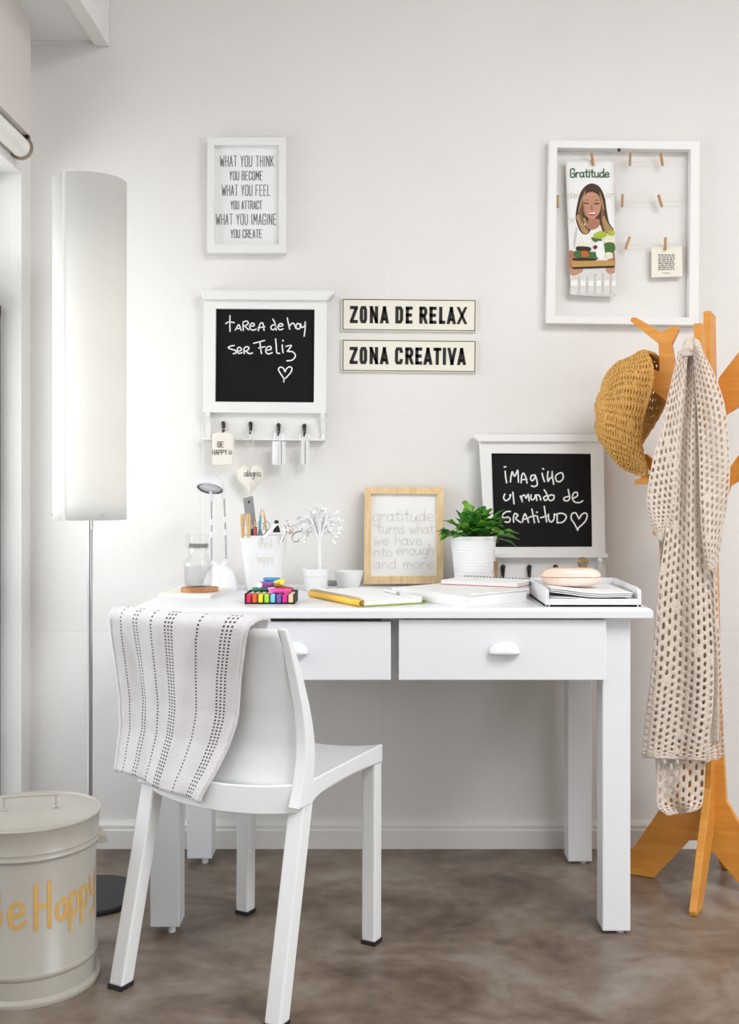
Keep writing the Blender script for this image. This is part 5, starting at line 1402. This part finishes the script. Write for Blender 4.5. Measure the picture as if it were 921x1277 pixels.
for q in (P2[0], P2[7]):
    c_ = (q[0]*.87); b = MB(); b.box(-.02, .02, -.008, .008, 0, .004, Matrix.Translation((wd.x*c_, wd.y*c_, 0)) @ Matrix.Rotation(math.atan2(wd.y, wd.x), 4, 'Z')); b.build('foot_pad', M['foot'], cr_)

# ---------------------------------------------------------------- crochet hat on the left branch
HD = 2.865
ht = thing('crochet_hat', 'mustard crochet slouch hat hanging on the left branch of the coat rack', 'hat', P(792, 520, HD))
oc = P(808, 516, 2.845); crown = P(752, 520, 2.90)
Lv = (P(806.5, 440, HD) - P(784, 590, HD)); Hh = Lv.length/2; Lv.normalize()
Av = (crown - oc).normalized(); Av = (Av - Lv*Av.dot(Lv)).normalized(); Wv = Av.cross(Lv).normalized()
if Wv.y > 0: Wv = -Wv                                               # towards the viewer
DEP = .142
NS, NR = 46, 20
def hat_pt(u, v, inner=0):
    t = v                                                            # 0 rim, 1 crown
    a = 2*pi*u
    pr_ = (1 - .04*math.sin(pi*t*1.2)) * (1 - t**2.6)**.55 if t < 1 else 0
    long_ = Hh*(1.0 if t < .0 else 1)*pr_*(1 - .10*t)
    wid_ = .050*(1 + .6*math.sin(pi*min(1, t*1.3)))*pr_ + .0006
    ca, sa = math.cos(a), math.sin(a)
    ax = DEP*t
    rim = (1-t)**2
    ax += rim*(.022*math.sin(a*2 + .5) + .022*math.sin(a*3 + 2.0)*(1 if sa > 0 else .4))   # wavy edge
    crease = .010*math.exp(-((ca-.15)/.3)**2)*math.sin(pi*min(1, t*1.1)) * (1 if sa > 0 else 0)
    p = oc + Lv*(long_*ca + .010*t) + Wv*(wid_*sa - crease + .0) + Av*ax
    return p
def cells(mb, pos, nc, nr, hole, skip=0, wrap=False, jit=.1):
    """openwork fabric: a brick-laid grid of cells, each an eight-sided ring of yarn round a hole"""
    idx = {}
    def vert(gx, gy):
        k = (round(gx*8) % (nc*8) if wrap else round(gx*8), round(gy*8))
        if k not in idx: idx[k] = len(mb.v); mb.v.append(pos(gx/nc, gy/nr))
        return idx[k]
    def inner(gx, gy): mb.v.append(pos(gx/nc, gy/nr)); return len(mb.v)-1
    for i in range(nc):
        for j in range(nr):
            y0 = j + (.5 if i % 2 else 0)
            if y0 + 1 > nr: continue
            O = [vert(i, y0), vert(i+.5, y0), vert(i+1, y0), vert(i+1, y0+.5), vert(i+1, y0+1), vert(i+.5, y0+1), vert(i, y0+1), vert(i, y0+.5)]
            h_ = hole(i/nc, y0/nr) * random.uniform(1-jit*1.8, 1+jit); cx_, cy_ = i+.5, y0+.5; hx, hy = h_*.42, h_*.5
            if h_ <= .02 or random.random() < skip: mb.f.append(O); mb.m.append(0); continue
            I = [inner(cx_ + hx*p*(.72 if q else 1), cy_ + hy*q*(.72 if p else 1)) for p, q in ((-1,-1),(0,-1),(1,-1),(1,0),(1,1),(0,1),(-1,1),(-1,0))]
            for k in range(8): mb.f.append([O[k], O[(k+1) % 8], I[(k+1) % 8], I[k]]); mb.m.append(0)
random.seed(9)
b = MB(); cells(b, lambda u, v: hat_pt(u, v*.96) + (hat_pt(u, v*.96) - (oc + Av*DEP*.45)).normalized()*(.0055*abs(math.sin(v*NR*pi)) + .0022*math.sin(u*NS*pi*2)*math.cos(v*NR*pi) + .004*math.sin(u*22 + v*9)), NS, NR, lambda u, v: random.uniform(.44, .62) if v < .72 else (.36 if v < .86 else 0), .05, True)
b.build('knit_body', M['hat'], ht, smooth=180, world=True, solid=.0058, offset=0, sub=1)
b = MB(); b.ball(hat_pt(0, .955) .lerp(hat_pt(.5, .955), .5) - Av*.002, .016, 12, 8, (1, 1, 1)); b.build('crown_knot', M['hat'], ht, smooth=180, world=True)
b = MB(); b.tube([hat_pt(k/90, .0) for k in range(90)], [.0050 + .0012*math.sin(k*pi*.9) for k in range(90)], 8, closed=True); b.build('brim_edge', M['hat'], ht, smooth=180, world=True)

# ---------------------------------------------------------------- crochet scarf: an openwork net, every hole a real hole
sf_ = thing('scarf', 'long beige openwork crochet scarf hanging over the coat rack', 'scarf', P(855, 700, 2.62))
def net(mb, Lp, Rp, D0, nc, nr, fold=.012, nf=2.0, ph=0, bulge=0, hole=.60, hem=0):
    Lc = catmull([Vector(p) for p in Lp], 8); Rc = catmull([Vector(p) for p in Rp], 8)
    def at(C, v):
        t = v*(len(C)-1); i = min(int(t), len(C)-2); return C[i].lerp(C[i+1], t-i)
    def pos(u, v):
        v = max(0, min(1, v)); q = at(Lc, v).lerp(at(Rc, v), u)
        d = (D0(v) if callable(D0) else D0) - fold*math.sin(2*pi*nf*u + ph + 1.2*math.sin(v*5)) - bulge*math.sin(pi*u)
        return P(q.x, q.y, d)
    cells(mb, pos, nc, nr, lambda u, v: 0 if hem and v > 1 - hem/nr - .001 else hole, .03)
    if hem:
        for k in range(1):
            mb.tube([pos(i/24, 1.0) for i in range(25)], .0032, 6)
random.seed(5)
def scarf_part(name, *a, **k):
    mb = MB(); net(mb, *a, **k); mb.build(name, M['scarf'], sf_, smooth=180, world=True, solid=.0042, offset=0, sub=1)
scarf_part('front_layer', [(850, 436), (846, 480), (838, 540), (833, 600), (828, 670), (819, 740), (812, 830), (805, 890), (800, 938), (801, 943)], [(872, 432), (875, 490), (877, 540), (880, 600), (882, 680), (887, 760), (890, 830), (888, 890), (880, 943), (879, 947)], lambda v: 2.612 + .03*v, 10, 58, fold=.011, nf=1.6, ph=.6, hem=2)
scarf_part('right_fold', [(864, 428), (866, 470), (869, 520), (871, 570), (872, 620), (876, 680), (884, 713)], [(867, 427), (886, 458), (903, 505), (909, 560), (909, 605), (902, 655), (893, 711)], lambda v: 2.592 + .02*v, 6, 34, fold=.008, nf=1.0, ph=2, bulge=.022)
scarf_part('left_fold', [(846, 438), (836, 478), (825, 525), (812, 580), (806, 624), (812, 652), (821, 673)], [(858, 432), (852, 490), (848, 550), (845, 600), (842, 640), (834, 662), (826, 676)], lambda v: 2.602 + .02*v, 6, 30, fold=.009, nf=1.0, ph=1, bulge=.016)
scarf_part('rear_fold', [(874, 640), (878, 760), (880, 850), (876, 925), (878, 951)], [(893, 690), (895, 760), (899, 830), (902, 890), (904, 946)], lambda v: 2.655 + .01*v, 4, 32, fold=.006, nf=.8, ph=3)
scarf_part('hanging_end', [(812, 920), (818, 960), (818, 1000), (824, 1012), (834, 1017)], [(882, 920), (879, 960), (877, 995), (872, 1008), (862, 1012)], lambda v: 2.672 - .004*v, 8, 11, fold=.012, nf=1.3, ph=2.2)
scarf_part('inner_layer', [(850, 445), (840, 480), (830, 525), (818, 580), (812, 624), (820, 668), (822, 740), (816, 830), (808, 930)], [(872, 440), (882, 468), (898, 510), (904, 560), (903, 610), (896, 680), (892, 740), (896, 830), (896, 930)], lambda v: 2.638 + .016*v, 10, 62, fold=.004, nf=1.2, ph=2.5, hole=0, bulge=-.045)
# the bunched loop that sits over the prong
mb = MB()
net_pts = lambda v: (440 - 17*math.sin(pi*v))
def loop_pt(u, v):
    a = pi*v; w_ = .5 + .5*math.sin(a)
    px = 846 + (8*math.sin(a)) + (878 - 846 - 15*math.sin(a))*u
    py = 446 - 21*math.sin(a) - 3*math.sin(pi*u)
    return P(px, py, 2.596 + .085*v - .012*math.sin(3*pi*u)*math.sin(a) - .01*math.sin(pi*u))
mb.grid(loop_pt, 16, 12); mb.build('top_loop', M['scarf'], sf_, smooth=180, world=True, solid=.005, offset=0)
